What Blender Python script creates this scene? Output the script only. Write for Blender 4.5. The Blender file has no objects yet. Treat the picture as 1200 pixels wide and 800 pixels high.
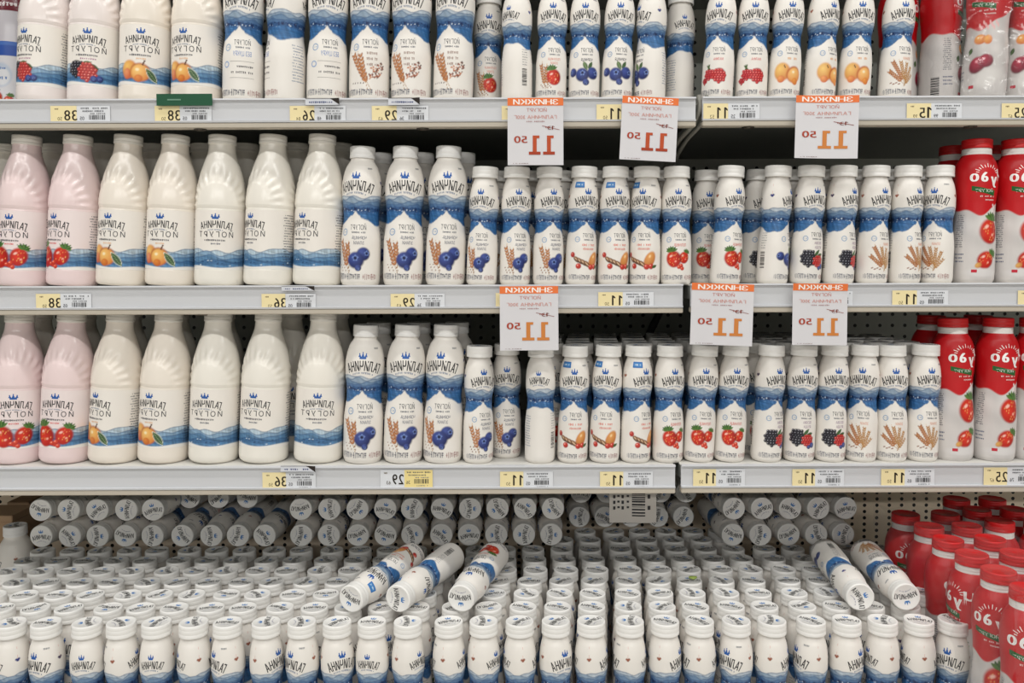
import bpy, math, random
import numpy as np
from mathutils import Matrix, Vector

rnd = random.Random(7)
C = bpy.context.scene.collection
S = bpy.context.scene
PI = math.pi

# ------------------------------------------------------------------ camera
F, PITCH, ROLL, CAMZ, HORIZON = 950.0, math.radians(2.5), 0.0033, 0.95, 318.0
PPY = HORIZON - 400 + F * math.tan(PITCH)
_r, _u, _f = Vector((1, 0, 0)), Vector((0, math.sin(PITCH), math.cos(PITCH))), Vector((0, math.cos(PITCH), -math.sin(PITCH)))
R_, U_ = (_r - ROLL * _u).normalized(), (_u + ROLL * _r).normalized()
CAM = Vector((0, 0, CAMZ))
cam = bpy.data.objects.new('camera', bpy.data.cameras.new('camera'))
C.objects.link(cam)
cam.data.sensor_width = 36
cam.data.lens = 36 * F / 1200
cam.data.shift_y = PPY / 1200
cam.data.clip_start = 0.05
cam.matrix_world = Matrix(((R_.x, U_.x, -_f.x, 0), (R_.y, U_.y, -_f.y, 0), (R_.z, U_.z, -_f.z, CAMZ), (0, 0, 0, 1)))
S.camera = cam

def at(px, py, Y):
    px, py, Y = float(px), float(py), float(Y)
    d = (px - 600) / F * R_ - (py - 400 - PPY) / F * U_ + _f
    return CAM + d * (Y / d.y)

def proj(p):
    v = Vector(p) - CAM
    z = v.dot(_f)
    return 600 + F * v.dot(R_) / z, 400 + PPY - F * v.dot(U_) / z

# ------------------------------------------------------------------ light, world, exposure
S.view_settings.view_transform = 'Standard'
S.view_settings.look = 'None'
S.view_settings.gamma = 1
S.view_settings.use_curve_mapping = False
S.view_settings.exposure = -0.38
W = bpy.data.worlds.new('store_air')
S.world = W
W.use_nodes = True
W.node_tree.nodes['Background'].inputs[0].default_value = (0.94, 1.0, 0.96, 1)
W.node_tree.nodes['Background'].inputs[1].default_value = 0.18

def lamp(name, y, z, sx, sy, power, col=(1, 0.985, 0.955)):
    l = bpy.data.lights.new(name, 'AREA')
    l.shape = 'RECTANGLE'; l.size = sx; l.size_y = sy; l.energy = power; l.color = col
    o = bpy.data.objects.new(name, l); C.objects.link(o)
    o.location = (0, y, z)
    return o
lamp('aisle_lamp', -1.28, CAMZ + 2.60, 8.0, 0.15, 158)
lamp('front_row_fill', 0.45, CAMZ + 2.60, 8.0, 0.15, 100)  # added overhead fill, brightens the front caps of the bottom display
lamp('far_frontal_fill', -8.0, CAMZ + 2.60, 10.0, 0.4, 780)  # added low frontal fill, reaches the caps of the lying bottles

# ------------------------------------------------------------------ materials
def s2l(c):
    c = np.asarray(c, dtype=float) / 255.0
    return np.where(c <= 0.04045, c / 12.92, ((c + 0.055) / 1.055) ** 2.4)

def mat(name, col=None, rough=0.4, spec=0.5, metal=0.0, noise=0.0, scale=40, bump=0.0, coat=0.0):
    m = bpy.data.materials.new(name); m.use_nodes = True
    nt = m.node_tree; b = nt.nodes['Principled BSDF']
    b.inputs['Roughness'].default_value = rough
    b.inputs['Specular IOR Level'].default_value = spec
    b.inputs['Metallic'].default_value = metal
    if coat: b.inputs['Coat Weight'].default_value = coat; b.inputs['Coat Roughness'].default_value = 0.1
    tc = nt.nodes.new('ShaderNodeTexCoord')
    nz = nt.nodes.new('ShaderNodeTexNoise'); nz.inputs['Scale'].default_value = scale; nz.inputs['Detail'].default_value = 4
    nt.links.new(tc.outputs['Object'], nz.inputs['Vector'])
    mx = nt.nodes.new('ShaderNodeMixRGB'); mx.blend_type = 'MULTIPLY'; mx.inputs[0].default_value = 1.0
    rp = nt.nodes.new('ShaderNodeMapRange'); rp.inputs[3].default_value = 1 - noise; rp.inputs[4].default_value = 1 + noise
    nt.links.new(nz.outputs[0], rp.inputs[0]); nt.links.new(rp.outputs[0], mx.inputs[2])
    if col is None:
        at_ = nt.nodes.new('ShaderNodeAttribute'); at_.attribute_name = 'Col'
        nt.links.new(at_.outputs['Color'], mx.inputs[1])
    else:
        mx.inputs[1].default_value = (*s2l(col), 1)
    nt.links.new(mx.outputs[0], b.inputs['Base Color'])
    if bump:
        bp = nt.nodes.new('ShaderNodeBump'); bp.inputs['Strength'].default_value = bump; bp.inputs['Distance'].default_value = 0.001
        nt.links.new(nz.outputs[0], bp.inputs['Height']); nt.links.new(bp.outputs[0], b.inputs['Normal'])
    return m

M_PRINT = mat('printed_sleeve', None, 0.36, 0.45, noise=0.02)
M_MILK = mat('milk_bottle_plastic', None, 0.2, 0.5, noise=0.015)
M_CAP = mat('cap_plastic', None, 0.38, 0.45, noise=0.02)
M_PAPER = mat('printed_paper', None, 0.55, 0.3, noise=0.02)
M_RAIL = mat('rail_plastic', (206, 207, 210), 0.35, 0.4, noise=0.025, scale=9)
M_EDGE = mat('white_enamel', (190, 181, 166), 0.4, 0.4, noise=0.03, scale=14)
M_BOARD = mat('shelf_enamel', (214, 212, 206), 0.45, 0.4, noise=0.03, scale=12)
M_BOARD_SHADE = mat('shelf_underside_shade', (112, 114, 110), 0.5, 0.35, noise=0.06, scale=10)  # darker board grey, paints in the shade under the shelves
M_DARK = mat('dark_rubber', (34, 33, 32), 0.5, 0.3, noise=0.1)
M_METAL = mat('worn_metal', (70, 64, 56), 0.4, 0.5, metal=0.6, noise=0.1)
M_FLOOR = mat('floor_tile', (214, 208, 199), 0.3, 0.4, noise=0.05, scale=3)

def panel_material(colour, pz):
    m = mat('perforated_steel', colour, 0.5, 0.35, noise=0.05, scale=6)
    nt = m.node_tree; b = nt.nodes['Principled BSDF']
    old = b.inputs['Base Color'].links[0].from_socket
    tc = nt.nodes.new('ShaderNodeTexCoord'); sp = nt.nodes.new('ShaderNodeSeparateXYZ')
    nt.links.new(tc.outputs['Object'], sp.inputs[0])
    def mth(op, a, b_=None):
        n = nt.nodes.new('ShaderNodeMath'); n.operation = op
        for i, v in enumerate((a, b_)):
            if v is None: continue
            if isinstance(v, (int, float)): n.inputs[i].default_value = v
            else: nt.links.new(v, n.inputs[i])
        return n.outputs[0]
    def cell(s, pitch):
        return mth('MULTIPLY', mth('SUBTRACT', mth('FRACT', mth('DIVIDE', s, pitch)), 0.5), pitch)
    dx = cell(sp.outputs[0], 0.0262); dz = cell(sp.outputs[2], pz)
    d = mth('SQRT', mth('ADD', mth('MULTIPLY', dx, dx), mth('MULTIPLY', dz, dz)))
    hole = mth('LESS_THAN', d, 0.0037)
    mx = nt.nodes.new('ShaderNodeMixRGB')
    nt.links.new(hole, mx.inputs[0]); nt.links.new(old, mx.inputs[1]); mx.inputs[2].default_value = (0.006, 0.006, 0.006, 1)
    nt.links.new(mx.outputs[0], b.inputs['Base Color'])
    return m
M_PANEL = panel_material((236, 218, 194), 0.0135)
M_PANEL_DARK = panel_material((172, 174, 166), 0.0235)

def film_material():
    m = bpy.data.materials.new('shrink_film'); m.use_nodes = True
    nt = m.node_tree; nt.nodes.clear()
    out = nt.nodes.new('ShaderNodeOutputMaterial')
    tr = nt.nodes.new('ShaderNodeBsdfTransparent'); gl = nt.nodes.new('ShaderNodeBsdfGlossy'); df = nt.nodes.new('ShaderNodeBsdfDiffuse')
    tr.inputs[0].default_value = (0.97, 0.97, 0.97, 1)
    gl.inputs['Roughness'].default_value = 0.14
    df.inputs[0].default_value = (0.85, 0.85, 0.85, 1)
    nz = nt.nodes.new('ShaderNodeTexNoise'); nz.inputs['Scale'].default_value = 28; nz.inputs['Detail'].default_value = 3
    bp = nt.nodes.new('ShaderNodeBump'); bp.inputs['Strength'].default_value = 0.7; bp.inputs['Distance'].default_value = 0.004
    tc = nt.nodes.new('ShaderNodeTexCoord'); nt.links.new(tc.outputs['Object'], nz.inputs['Vector'])
    nt.links.new(nz.outputs[0], bp.inputs['Height']); nt.links.new(bp.outputs[0], gl.inputs['Normal'])
    m1 = nt.nodes.new('ShaderNodeMixShader'); m1.inputs[0].default_value = 0.4
    nt.links.new(gl.outputs[0], m1.inputs[1]); nt.links.new(df.outputs[0], m1.inputs[2])
    m2 = nt.nodes.new('ShaderNodeMixShader'); m2.inputs[0].default_value = 0.065
    nt.links.new(tr.outputs[0], m2.inputs[1]); nt.links.new(m1.outputs[0], m2.inputs[2])
    nt.links.new(m2.outputs[0], out.inputs[0])
    return m
M_FILM = film_material()

# ------------------------------------------------------------------ object helpers
def link_mesh(name, me, parent=None):
    o = bpy.data.objects.new(name, me); C.objects.link(o)
    if parent: o.parent = parent
    return o

def mesh(name, V, Fc, m, col=None, smooth=True):
    me = bpy.data.meshes.new(name)
    me.from_pydata([tuple(v) for v in V], [], [tuple(f) for f in Fc])
    if col is not None:
        a = me.color_attributes.new('Col', 'FLOAT_COLOR', 'POINT')
        buf = np.ones((len(V), 4), dtype=np.float32); buf[:, :3] = np.asarray(col)
        a.data.foreach_set('color', buf.ravel())
    if smooth: me.polygons.foreach_set('use_smooth', np.ones(len(me.polygons), dtype=bool))
    me.materials.append(m); me.update()
    return me

def tag(o, label, cat, group=None, kind=None):
    o['label'] = label; o['category'] = cat
    if group: o['group'] = group
    if kind: o['kind'] = kind
    return o

def thing(name, label, cat, loc=(0, 0, 0), group=None):
    o = bpy.data.objects.new(name, None); C.objects.link(o)
    o.empty_display_size = 0.02; o.location = loc
    return tag(o, label, cat, group)

def box_mesh(name, x0, x1, y0, y1, z0, z1, m, bev=0.0):
    import bmesh
    bm = bmesh.new()
    bmesh.ops.create_cube(bm, size=1)
    for v in bm.verts:
        v.co = Vector((x0 if v.co.x < 0 else x1, y0 if v.co.y < 0 else y1, z0 if v.co.z < 0 else z1))
    if bev: bmesh.ops.bevel(bm, geom=bm.edges[:], offset=bev, segments=2, affect='EDGES')
    me = bpy.data.meshes.new(name); bm.to_mesh(me); bm.free(); me.materials.append(m)
    return me

def structure(name, me):
    o = link_mesh(name, me); o['kind'] = 'structure'; return o

def tube(pts, r, n=10):
    V, Fc = [], []
    pts = [Vector(p) for p in pts]
    for i, p in enumerate(pts):
        d = (pts[min(i + 1, len(pts) - 1)] - pts[max(i - 1, 0)]).normalized()
        a = d.orthogonal().normalized() if i == 0 else (a - d * a.dot(d)).normalized()
        b = d.cross(a)
        for k in range(n):
            t = 2 * PI * k / n
            V.append(p + r * (math.cos(t) * a + math.sin(t) * b))
    for i in range(len(pts) - 1):
        for k in range(n):
            Fc.append((i * n + k, i * n + (k + 1) % n, (i + 1) * n + (k + 1) % n, (i + 1) * n + k))
    Fc.append(tuple(range(n))[::-1]); Fc.append(tuple(range((len(pts) - 1) * n, len(pts) * n)))
    return V, Fc

# ------------------------------------------------------------------ glyphs of the built-in font
_gl = {'1': (np.array([(.15, 0), (.27, 0), (.27, .73), (.15, .73), (0, .5), (.15, .6), (.15, .73), (0, .61)]), [(0, 1, 2, 3), (4, 5, 6, 7)], .27)}
def glyph(ch):
    if ch not in _gl:
        cu = bpy.data.curves.new('g', 'FONT'); cu.body = ch; cu.size = 1; cu.resolution_u = 3
        o = bpy.data.objects.new('g', cu); C.objects.link(o)
        dg = bpy.context.evaluated_depsgraph_get()
        me = bpy.data.meshes.new_from_object(o.evaluated_get(dg))
        v = np.array([(p.co.x, p.co.y) for p in me.vertices]).reshape(-1, 2)
        t = [tuple(p.vertices) for p in me.polygons]
        bpy.data.objects.remove(o); bpy.data.curves.remove(cu); bpy.data.meshes.remove(me)
        if len(v):
            x0 = v[:, 0].min(); w = v[:, 0].max() - x0
            v = v - (x0, 0)
        else:
            w = 0.2
        _gl[ch] = (v, t, w)
    return _gl[ch]

class Ink:
    """vector print in a flat frame (x right and y up as the photo shows them)"""
    def __init__(self): self.V, self.T, self.K = [], [], []
    def add(self, v, t, col):
        b = len(self.V); c = s2l(col)
        v = [tuple(p) for p in v]; out = []
        todo = [(f[0], f[i], f[i + 1]) for f in t for i in range(1, len(f) - 1)]
        while todo:                       # keep pieces narrow enough to follow a round bottle
            f = todo.pop()
            i, j = max(((f[0], f[1]), (f[1], f[2]), (f[2], f[0])), key=lambda e: abs(v[e[0]][0] - v[e[1]][0]))
            if abs(v[i][0] - v[j][0]) > 2.6:
                k = [q for q in f if q not in (i, j)][0]
                v.append(((v[i][0] + v[j][0]) / 2, (v[i][1] + v[j][1]) / 2)); m = len(v) - 1
                todo += [(i, m, k), (m, j, k)]
            else: out.append(f)
        self.V += v; self.T += [tuple(i + b for i in f) for f in out]; self.K += [c] * len(v)
    def poly(self, pts, col):
        self.add(pts, [tuple(range(len(pts)))], col)
    def rect(self, x0, x1, y0, y1, col): self.poly([(x0, y0), (x1, y0), (x1, y1), (x0, y1)], col)
    def text(self, s, cx, cy, h, col, w=None, sx=1.0, arc=0.0, gap=0.09, bold=0.0, even=0.0, mirror=-1):
        """mirrored line of text, h = cap height, w = total width if given, arc = ends lower by this much"""
        parts, x = [], 0.0
        for ch in s:
            v, t, gw = glyph(ch)
            if even and len(v):
                v = v * ((even * .6 + gw * .4) / gw * (.8 if ch == 'Г' else 1), 1); gw = v[:, 0].max()
            parts.append((v, t, x, gw)); x += gw + (gap - .24 if even and ch == 'Г' else gap)
        x -= gap
        k = h / 0.72
        kx = (w / x) if w else k * sx
        tot = x * kx
        for v, t, x0, gw in parts:
            if not len(v): continue
            xm = (x0 + gw / 2) * kx - tot / 2
            q = xm / (tot / 2)
            dy = -arc * q * q; rot = -2 * arc * q / (tot / 2) if arc else 0
            lx = (v[:, 0] - gw / 2) * kx; ly = v[:, 1] * k - h / 2
            px = xm + lx * math.cos(rot) - ly * math.sin(rot); py = dy + lx * math.sin(rot) + ly * math.cos(rot)
            for ox in ((0, bold) if bold else (0,)):
                self.add(np.stack([cx + mirror * px + ox, cy + py], 1), [f[::-1] for f in t] if mirror < 0 else t, col)
    def scribble(self, cx, cy, w, h, n, col, seed=0, arc=0.0, fill=0.55):
        """a line of print too small to read: thin marks of uneven height"""
        r = random.Random(seed * 31 + n)
        step = w / n
        for i in range(n):
            if r.random() < 0.12: continue
            x = cx - w / 2 + (i + 0.5) * step; q = (x - cx) / (w / 2); y = cy - arc * q * q
            hh = h * r.uniform(0.65, 1.0); ww = step * fill * r.uniform(0.6, 1.2)
            self.rect(x - ww / 2, x + ww / 2, y - hh / 2, y + hh / 2, col)
            if r.random() < 0.5: self.rect(x - step * .5, x + step * .4, y + hh / 2 - h * .2, y + hh / 2, col)
            if r.random() < 0.35: self.rect(x - step * .5, x + step * .4, y - h * .1, y + h * .08, col)
    def barcode(self, x0, x1, y0, y1, col=(45, 45, 48), n=16, seed=1, vertical=False):
        r = random.Random(seed); p = 0.0; L = (y1 - y0) if vertical else (x1 - x0)
        while p < L:
            a = r.uniform(.3, 1.0) * L / n; b = r.uniform(.3, 1.0) * L / n
            e = min(p + a, L)
            if vertical: self.rect(x0, x1, y0 + p, y0 + e, col)
            else: self.rect(x0 + p, x0 + e, y0, y1, col)
            p += a + b
    def disc(self, cx, cy, r, col, n=14, ry=None):
        self.poly([(cx + r * math.cos(2 * PI * i / n), cy + (ry or r) * math.sin(2 * PI * i / n)) for i in range(n)], col)
    def ring(self, cx, cy, r, w, col, n=22):
        v, t = [], []
        for i in range(n):
            a = 2 * PI * i / n
            v += [(cx + r * math.cos(a), cy + r * math.sin(a)), (cx + (r - w) * math.cos(a), cy + (r - w) * math.sin(a))]
            j = (i + 1) % n
            t.append((2 * i, 2 * j, 2 * j + 1, 2 * i + 1))
        self.add(v, t, col)
    def line(self, x0, y0, x1, y1, w, col):
        d = math.hypot(x1 - x0, y1 - y0) or 1; nx, ny = -(y1 - y0) / d * w / 2, (x1 - x0) / d * w / 2
        self.poly([(x0 - nx, y0 - ny), (x1 - nx, y1 - ny), (x1 + nx, y1 + ny), (x0 + nx, y0 + ny)], col)
    def crown(self, cx, cy, w, h, col=(38, 92, 168)):
        y0 = cy - h / 2
        self.rect(cx - .36 * w, cx + .36 * w, y0, y0 + .3 * h, col)
        for dx, hh in ((-.36, .8), (0, 1.0), (.36, .8)):
            a = cx + dx * w * 1.05
            self.poly([(a - .17 * w + (-dx) * .12 * w, y0 + .28 * h), (a + .17 * w + (-dx) * .12 * w, y0 + .28 * h), (a, y0 + hh * h)], col)
            self.disc(a, y0 + hh * h * .93, .07 * w, col, 8)

# ------------------------------------------------------------------ painted surface of revolution
def pchip(zs, rs, z):
    zs, rs = np.asarray(zs, float), np.asarray(rs, float)
    h = np.diff(zs); d = np.diff(rs) / h; m = np.zeros_like(rs)
    m[0], m[-1] = d[0], d[-1]
    for i in range(1, len(rs) - 1):
        if d[i - 1] * d[i] > 0:
            w1, w2 = 2 * h[i] + h[i - 1], h[i] + 2 * h[i - 1]
            m[i] = (w1 + w2) / (w1 / d[i - 1] + w2 / d[i])
    k = np.clip(np.searchsorted(zs, z) - 1, 0, len(h) - 1)
    t = (z - zs[k]) / h[k]
    return ((2 * t**3 - 3 * t**2 + 1) * rs[k] + (t**3 - 2 * t**2 + t) * h[k] * m[k] + (-2 * t**3 + 3 * t**2) * rs[k + 1] + (t**3 - t**2) * h[k] * m[k + 1])

def sstep(a, b, x):
    t = np.clip((x - a) / (b - a), 0, 1); return t * t * (3 - 2 * t)

class Skin:
    """surface of revolution in millimetres with a colour at each vertex; x = arc length from the front, y = height"""
    def __init__(self, H, R, prof, nseg, nrow, base, z0=None, z1=None, ribs=None):
        self.H, self.R = H, R
        t = np.array([p[0] for p in prof]); r = np.array([p[1] for p in prof])
        self.pz, self.pr = (H * (1 - t))[::-1], r[::-1]
        z0 = self.pz[0] if z0 is None else z0; z1 = self.pz[-1] if z1 is None else z1
        z = np.linspace(z0, z1, nrow)
        if z0 == 0: z[1] = min(z[1], .6)
        th = np.linspace(-PI, PI, nseg + 1)
        self.TH, self.Y = np.meshgrid(th, z)
        self.X = self.TH * R
        self.RR = pchip(self.pz, self.pr, self.Y)
        if ribs is not None: self.RR = self.RR + ribs(self.TH, self.Y)
        self.rgb = np.zeros(self.X.shape + (3,)) + s2l(base)
        self.ink = Ink(); self.nseg, self.nrow = nseg, nrow
    def put(self, mask, col):
        m = np.clip(mask, 0, 1)[..., None]
        c = s2l(col) if not isinstance(col, np.ndarray) else col
        self.rgb = self.rgb * (1 - m) + c * m
    def loc(self, cx, cy, rot=0):
        x = self.X - cx; y = self.Y - cy
        c, s = math.cos(rot), math.sin(rot)
        return x * c + y * s, -x * s + y * c
    def blob(self, cx, cy, rx, ry, rot=0, c0=(255, 0, 0), c1=None, hi=None, soft=.16, hx=-.3, hy=.35):
        x, y = self.loc(cx, cy, rot)
        d = np.sqrt((x / rx) ** 2 + (y / ry) ** 2)
        m = 1 - sstep(1 - soft, 1 + soft, d)
        if c1 is None: self.put(m, c0)
        else:
            g = np.clip(np.sqrt((x / rx - hx) ** 2 + (y / ry - hy) ** 2) / 1.5, 0, 1)[..., None]
            self.put(m, s2l(c0) * (1 - g) + s2l(c1) * g)
        if hi is not None:
            self.blob(cx + rx * hx * math.cos(rot) - ry * hy * math.sin(rot), cy + rx * hx * math.sin(rot) + ry * hy * math.cos(rot), rx * .2, ry * .17, rot, hi, soft=.5)
    def leaf(self, cx, cy, L, w, rot, col, vein=None):
        x, y = self.loc(cx, cy, rot)
        q = np.clip(1 - (x / (L / 2)) ** 2, 0, 1)
        m = 1 - sstep(.75, 1.15, np.abs(y) / (w / 2 * q + 1e-6))
        m = m * (np.abs(x) < L / 2)
        self.put(m, col)
        if vein: self.put((np.abs(y) < .35) * (np.abs(x) < L * .42), vein)
    def stroke(self, x0, y0, x1, y1, w, col):
        L = math.hypot(x1 - x0, y1 - y0); rot = math.atan2(y1 - y0, x1 - x0)
        x, y = self.loc((x0 + x1) / 2, (y0 + y1) / 2, rot)
        self.put((1 - sstep(w * .35, w * .75, np.abs(y))) * (np.abs(x) < L / 2), col)
    # --- fruit
    def strawberry(self, cx, cy, s, rot=0, dark=1.0):
        self.blob(cx, cy - .05 * s, .46 * s, .5 * s, rot, (222, 58, 38), (140, 14, 14))
        self.blob(cx + .1 * s * math.sin(rot), cy - .22 * s, .34 * s, .34 * s, rot, (226, 58, 38), (172, 24, 20))
        r = random.Random(int(cx * 10 + s))
        for i in range(16):
            a = r.uniform(0, 2 * PI); q = math.sqrt(r.random()) * .38 * s
            self.blob(cx + q * math.cos(a), cy - .06 * s + q * math.sin(a), .02 * s, .032 * s, 0, (244, 178, 100), soft=.6)
        self.blob(cx - .16 * s, cy + .12 * s, .1 * s, .06 * s, .5, (252, 200, 184), soft=.6); self.blob(cx + .12 * s, cy - .2 * s, .06 * s, .05 * s, .5, (250, 180, 160), soft=.6)
        for i in range(7):
            a = PI / 2 + rot + (i - 3) * .42
            self.leaf(cx - .42 * s * math.sin(rot) + .2 * s * math.cos(a), cy + .42 * s * math.cos(rot) + .14 * s * math.sin(a), .42 * s, .15 * s, a, (58, 96, 46) if i % 2 else (88, 126, 58))
    def blueberry(self, cx, cy, r, cd=(0, 0)):
        self.blob(cx, cy, r, r, 0, (70, 88, 160), (16, 20, 70))
        x, y = cx + cd[0] * r, cy + cd[1] * r
        for i in range(5):
            a = i * 2 * PI / 5 + .3
            self.leaf(x + .22 * r * math.cos(a), y + .22 * r * math.sin(a), .46 * r, .3 * r, a, (112, 136, 196))
        self.blob(x, y, .2 * r, .2 * r, 0, (14, 20, 66), soft=.3)
    def drupes(self, cx, cy, rx, ry, d, c0, c1, hi, seed=1):
        self.blob(cx, cy, rx, ry, 0, c1)
        r = random.Random(seed); y = -ry
        k = 0
        while y <= ry:
            half = rx * math.sqrt(max(0, 1 - (y / ry) ** 2)); x = -half + (d * .5 if k % 2 else 0)
            while x <= half + .01:
                self.blob(cx + x, cy + y, d * .55, d * .55, 0, c0, c1, hi, soft=.2)
                x += d
            y += d * .85; k += 1
    def peach(self, cx, cy, s, half=True, leaf=True):
        self.blob(cx - .42 * s, cy + .14 * s, .46 * s, .5 * s, 0, (250, 200, 110), (196, 92, 40))
        self.blob(cx - .55 * s, cy - .1 * s, .22 * s, .3 * s, 0, (240, 160, 110), (205, 90, 55))
        self.blob(cx + .18 * s, cy, .54 * s, .5 * s, 0, (176, 92, 38))
        self.blob(cx + .18 * s, cy - .03 * s, .49 * s, .46 * s, 0, (250, 205, 120), (214, 122, 50), (255, 236, 190))
        self.blob(cx + .1 * s, cy - .34 * s, .22 * s, .2 * s, 0, (228, 142, 62), (190, 92, 40))
        self.stroke(cx + .3 * s, cy + .38 * s, cx + .42 * s, cy + .66 * s, .07 * s, (90, 52, 30))
        if leaf:
            self.leaf(cx + .78 * s, cy - .14 * s, 1.0 * s, .4 * s, -.9, (225, 228, 210))
            self.leaf(cx + .78 * s, cy - .14 * s, .92 * s, .33 * s, -.9, (62, 92, 58), (150, 170, 120))
    def wheat(self, x0, y0, x1, y1, n, s, c=(216, 146, 92), e=(124, 64, 36)):
        L = math.hypot(x1 - x0, y1 - y0); a = math.atan2(y1 - y0, x1 - x0)
        self.stroke(x0 - .3 * (x1 - x0), y0 - .3 * (y1 - y0), x1, y1, .6, (170, 126, 70))
        for i in range(n):
            q = (i + .3) / n; x, y = x0 + (x1 - x0) * q, y0 + (y1 - y0) * q
            for sg in (-1, 1):
                b = a + sg * .5
                gx, gy = x + s * .55 * math.cos(b + sg * .4), y + s * .55 * math.sin(b + sg * .4)
                self.stroke(gx, gy, gx + s * 1.3 * math.cos(a + sg * .25), gy + s * 1.6 * math.sin(a + sg * .25), .35, (216, 172, 120))
                self.blob(gx, gy, s * .72, s * .3, b, c, e, soft=.25)
    def ridge(self, seed, freqs, amp):
        r = random.Random(seed); v = 0 * self.TH
        for f in freqs: v = v + amp / (f ** .7) * np.sin(f * self.TH + r.uniform(0, 6.28))
        return v
    def noise(self, seed, fx=(7, 13, 23, 31), fy=(.2, .33, .6, .9)):
        r = random.Random(seed); v = 0 * self.TH
        for a, b in zip(fx, fy):
            v = v + np.sin(a * self.TH + b * self.Y + r.uniform(0, 6)) * np.cos(r.uniform(.5, 1) * b * self.Y - a * .6 * self.TH + r.uniform(0, 6))
        return v / len(fx)
    def mesh(self, name, m, cap_bottom=True):
        n1, nr = self.nseg + 1, self.nrow
        V = np.stack([self.RR * np.sin(self.TH), -self.RR * np.cos(self.TH), self.Y], -1).reshape(-1, 3)
        i, j = np.meshgrid(np.arange(nr - 1), np.arange(self.nseg), indexing='ij')
        a = (i * n1 + j).ravel()
        Fc = np.stack([a, a + 1, a + n1 + 1, a + n1], 1).tolist()
        col = self.rgb.reshape(-1, 3)
        if cap_bottom: Fc.append(list(range(self.nseg))[::-1])
        if self.ink.V:
            p = np.array(self.ink.V); th = p[:, 0] / self.R
            r = pchip(self.pz, self.pr, p[:, 1]) + .22
            D = np.stack([r * np.sin(th), -r * np.cos(th), p[:, 1]], 1)
            b = len(V); V = np.concatenate([V, D]); col = np.concatenate([col, np.array(self.ink.K)])
            Fc += [[k + b for k in f] for f in self.ink.T]
        return mesh(name, V / 1000.0, Fc, m, col)

INKC, GREY = (40, 40, 44), (128, 130, 136)
WHITE = (238, 233, 226)

def logo(ink, cx, cy, w, h, sub=True, crown=True):
    ink.text('ГАЛИЧИНА', cx, cy, h, INKC, w=w, arc=h * .38, gap=.17, bold=h * .035, even=.55)
    if crown: ink.crown(cx, cy + h * 1.02, w * .27, h * .7)
    if sub: ink.scribble(cx, cy - h * .72, w * .6, h * .2, 16, (140, 150, 170), 3, arc=h * .22)

def pet_scene(sk):
    """watercolour hills, village and white road round a drinking bottle"""
    H = sk.H; t = 1 - sk.Y / H
    nz = sk.noise(5); nz2 = sk.noise(9, (17, 29, 41, 53), (.5, .8, 1.3, 1.9)); nz3 = sk.noise(14, (5, 9, 12, 16), (.5, .9, 1.2, 1.6))
    def wash(col, amt=.25, amt2=.12): return np.clip(s2l(col) * (1 + amt * nz3 + amt2 * nz2)[..., None], 0, 1)
    for base, seed, fr, amp, col in ((.366, 1, (3, 5, 8), .017, (190, 201, 211)), (.384, 2, (4, 7, 9), .02, (150, 170, 190)), (.404, 3, (3, 6, 11), .018, (112, 142, 174)), (.424, 8, (4, 7, 13), .014, (84, 118, 160))):
        rg = base + sk.ridge(seed, fr, amp)
        sk.put(sstep(-.004, .004, t - rg), wash(col))
        sk.put((1 - sstep(.0015, .006, np.abs(t - rg - .002))) * .6, (74, 100, 136))
    # village and wood: broken dark strokes with pale roofs between
    v0 = .441 + .012 * nz3
    sk.put(sstep(-.005, .005, t - v0), wash((62, 100, 150), .4, .5))
    band = sstep(0, .006, t - v0) * (1 - sstep(.026, .038, t - v0 + .008 * nz2))
    sk.put(band * sstep(-.1, .3, nz2 + .4 * nz3), (32, 50, 92))
    r = random.Random(12)
    for i in range(30):
        a = -PI + 2 * PI * i / 30 + r.uniform(-.1, .1)
        sk.blob(a * sk.R, H * (1 - r.uniform(.452, .478)), r.uniform(.8, 1.7), r.uniform(.5, .9), 0, (206, 219, 232), soft=.4)
    for i in range(9):
        a = -PI + 2 * PI * (i + .4) / 9
        for j in range(3): sk.blob((a + .05 * j) * sk.R, H * (1 - .452 - .004 * j), .8, 2.6, 0, (28, 46, 88), soft=.4)
    hill = .478 + .010 * np.sin(3 * sk.TH + .5) + .006 * nz
    sk.put(sstep(-.006, .006, t - hill), wash((56, 106, 160), .55, .25))
    sk.put(sstep(-.006, .006, t - hill) * sstep(.2, .55, nz3) * .55, (118, 160, 206))
    sk.put(sstep(-.004, .004, t - (.508 + .012 * np.sin(2 * sk.TH + 1.2 * np.sign(sk.TH)) + .006 * nz)), wash((58, 106, 156), .55, .25))
    d = np.abs(sk.TH)
    tw = .470 + .014 * np.clip(d / .12, 0, 1) + .082 * np.clip((d - .06) / 1.05, 0, 1) ** .8 + .006 * np.sin(6 * sk.TH) * (d > .25) - .045 * sstep(1.6, 2.7, d) + .004 * nz2
    sk.put(sstep(-.006, .006, t - tw), WHITE)

def back_print(sk, seed):
    H, R, k = sk.H, sk.R, sk.ink
    logo(k, PI * R - .02, H * (1 - .285), 1.35 * R, H * .058)
    for i in range(13):
        k.scribble(2.25 * R, H * (1 - .60 - i * .021), .75 * R * (1 - .25 * ((i * 7) % 3) / 3), H * .0085, 11, (128, 142, 166), seed + i)
    k.barcode(-2.2 * R, -1.85 * R, H * .13, H * .27, n=17, seed=seed, vertical=True)
    for i in range(7):
        k.scribble(-1.98 * R, H * (.3 + i * .021), .42 * R, H * .009, 8, (150, 150, 150), seed + i)

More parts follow.
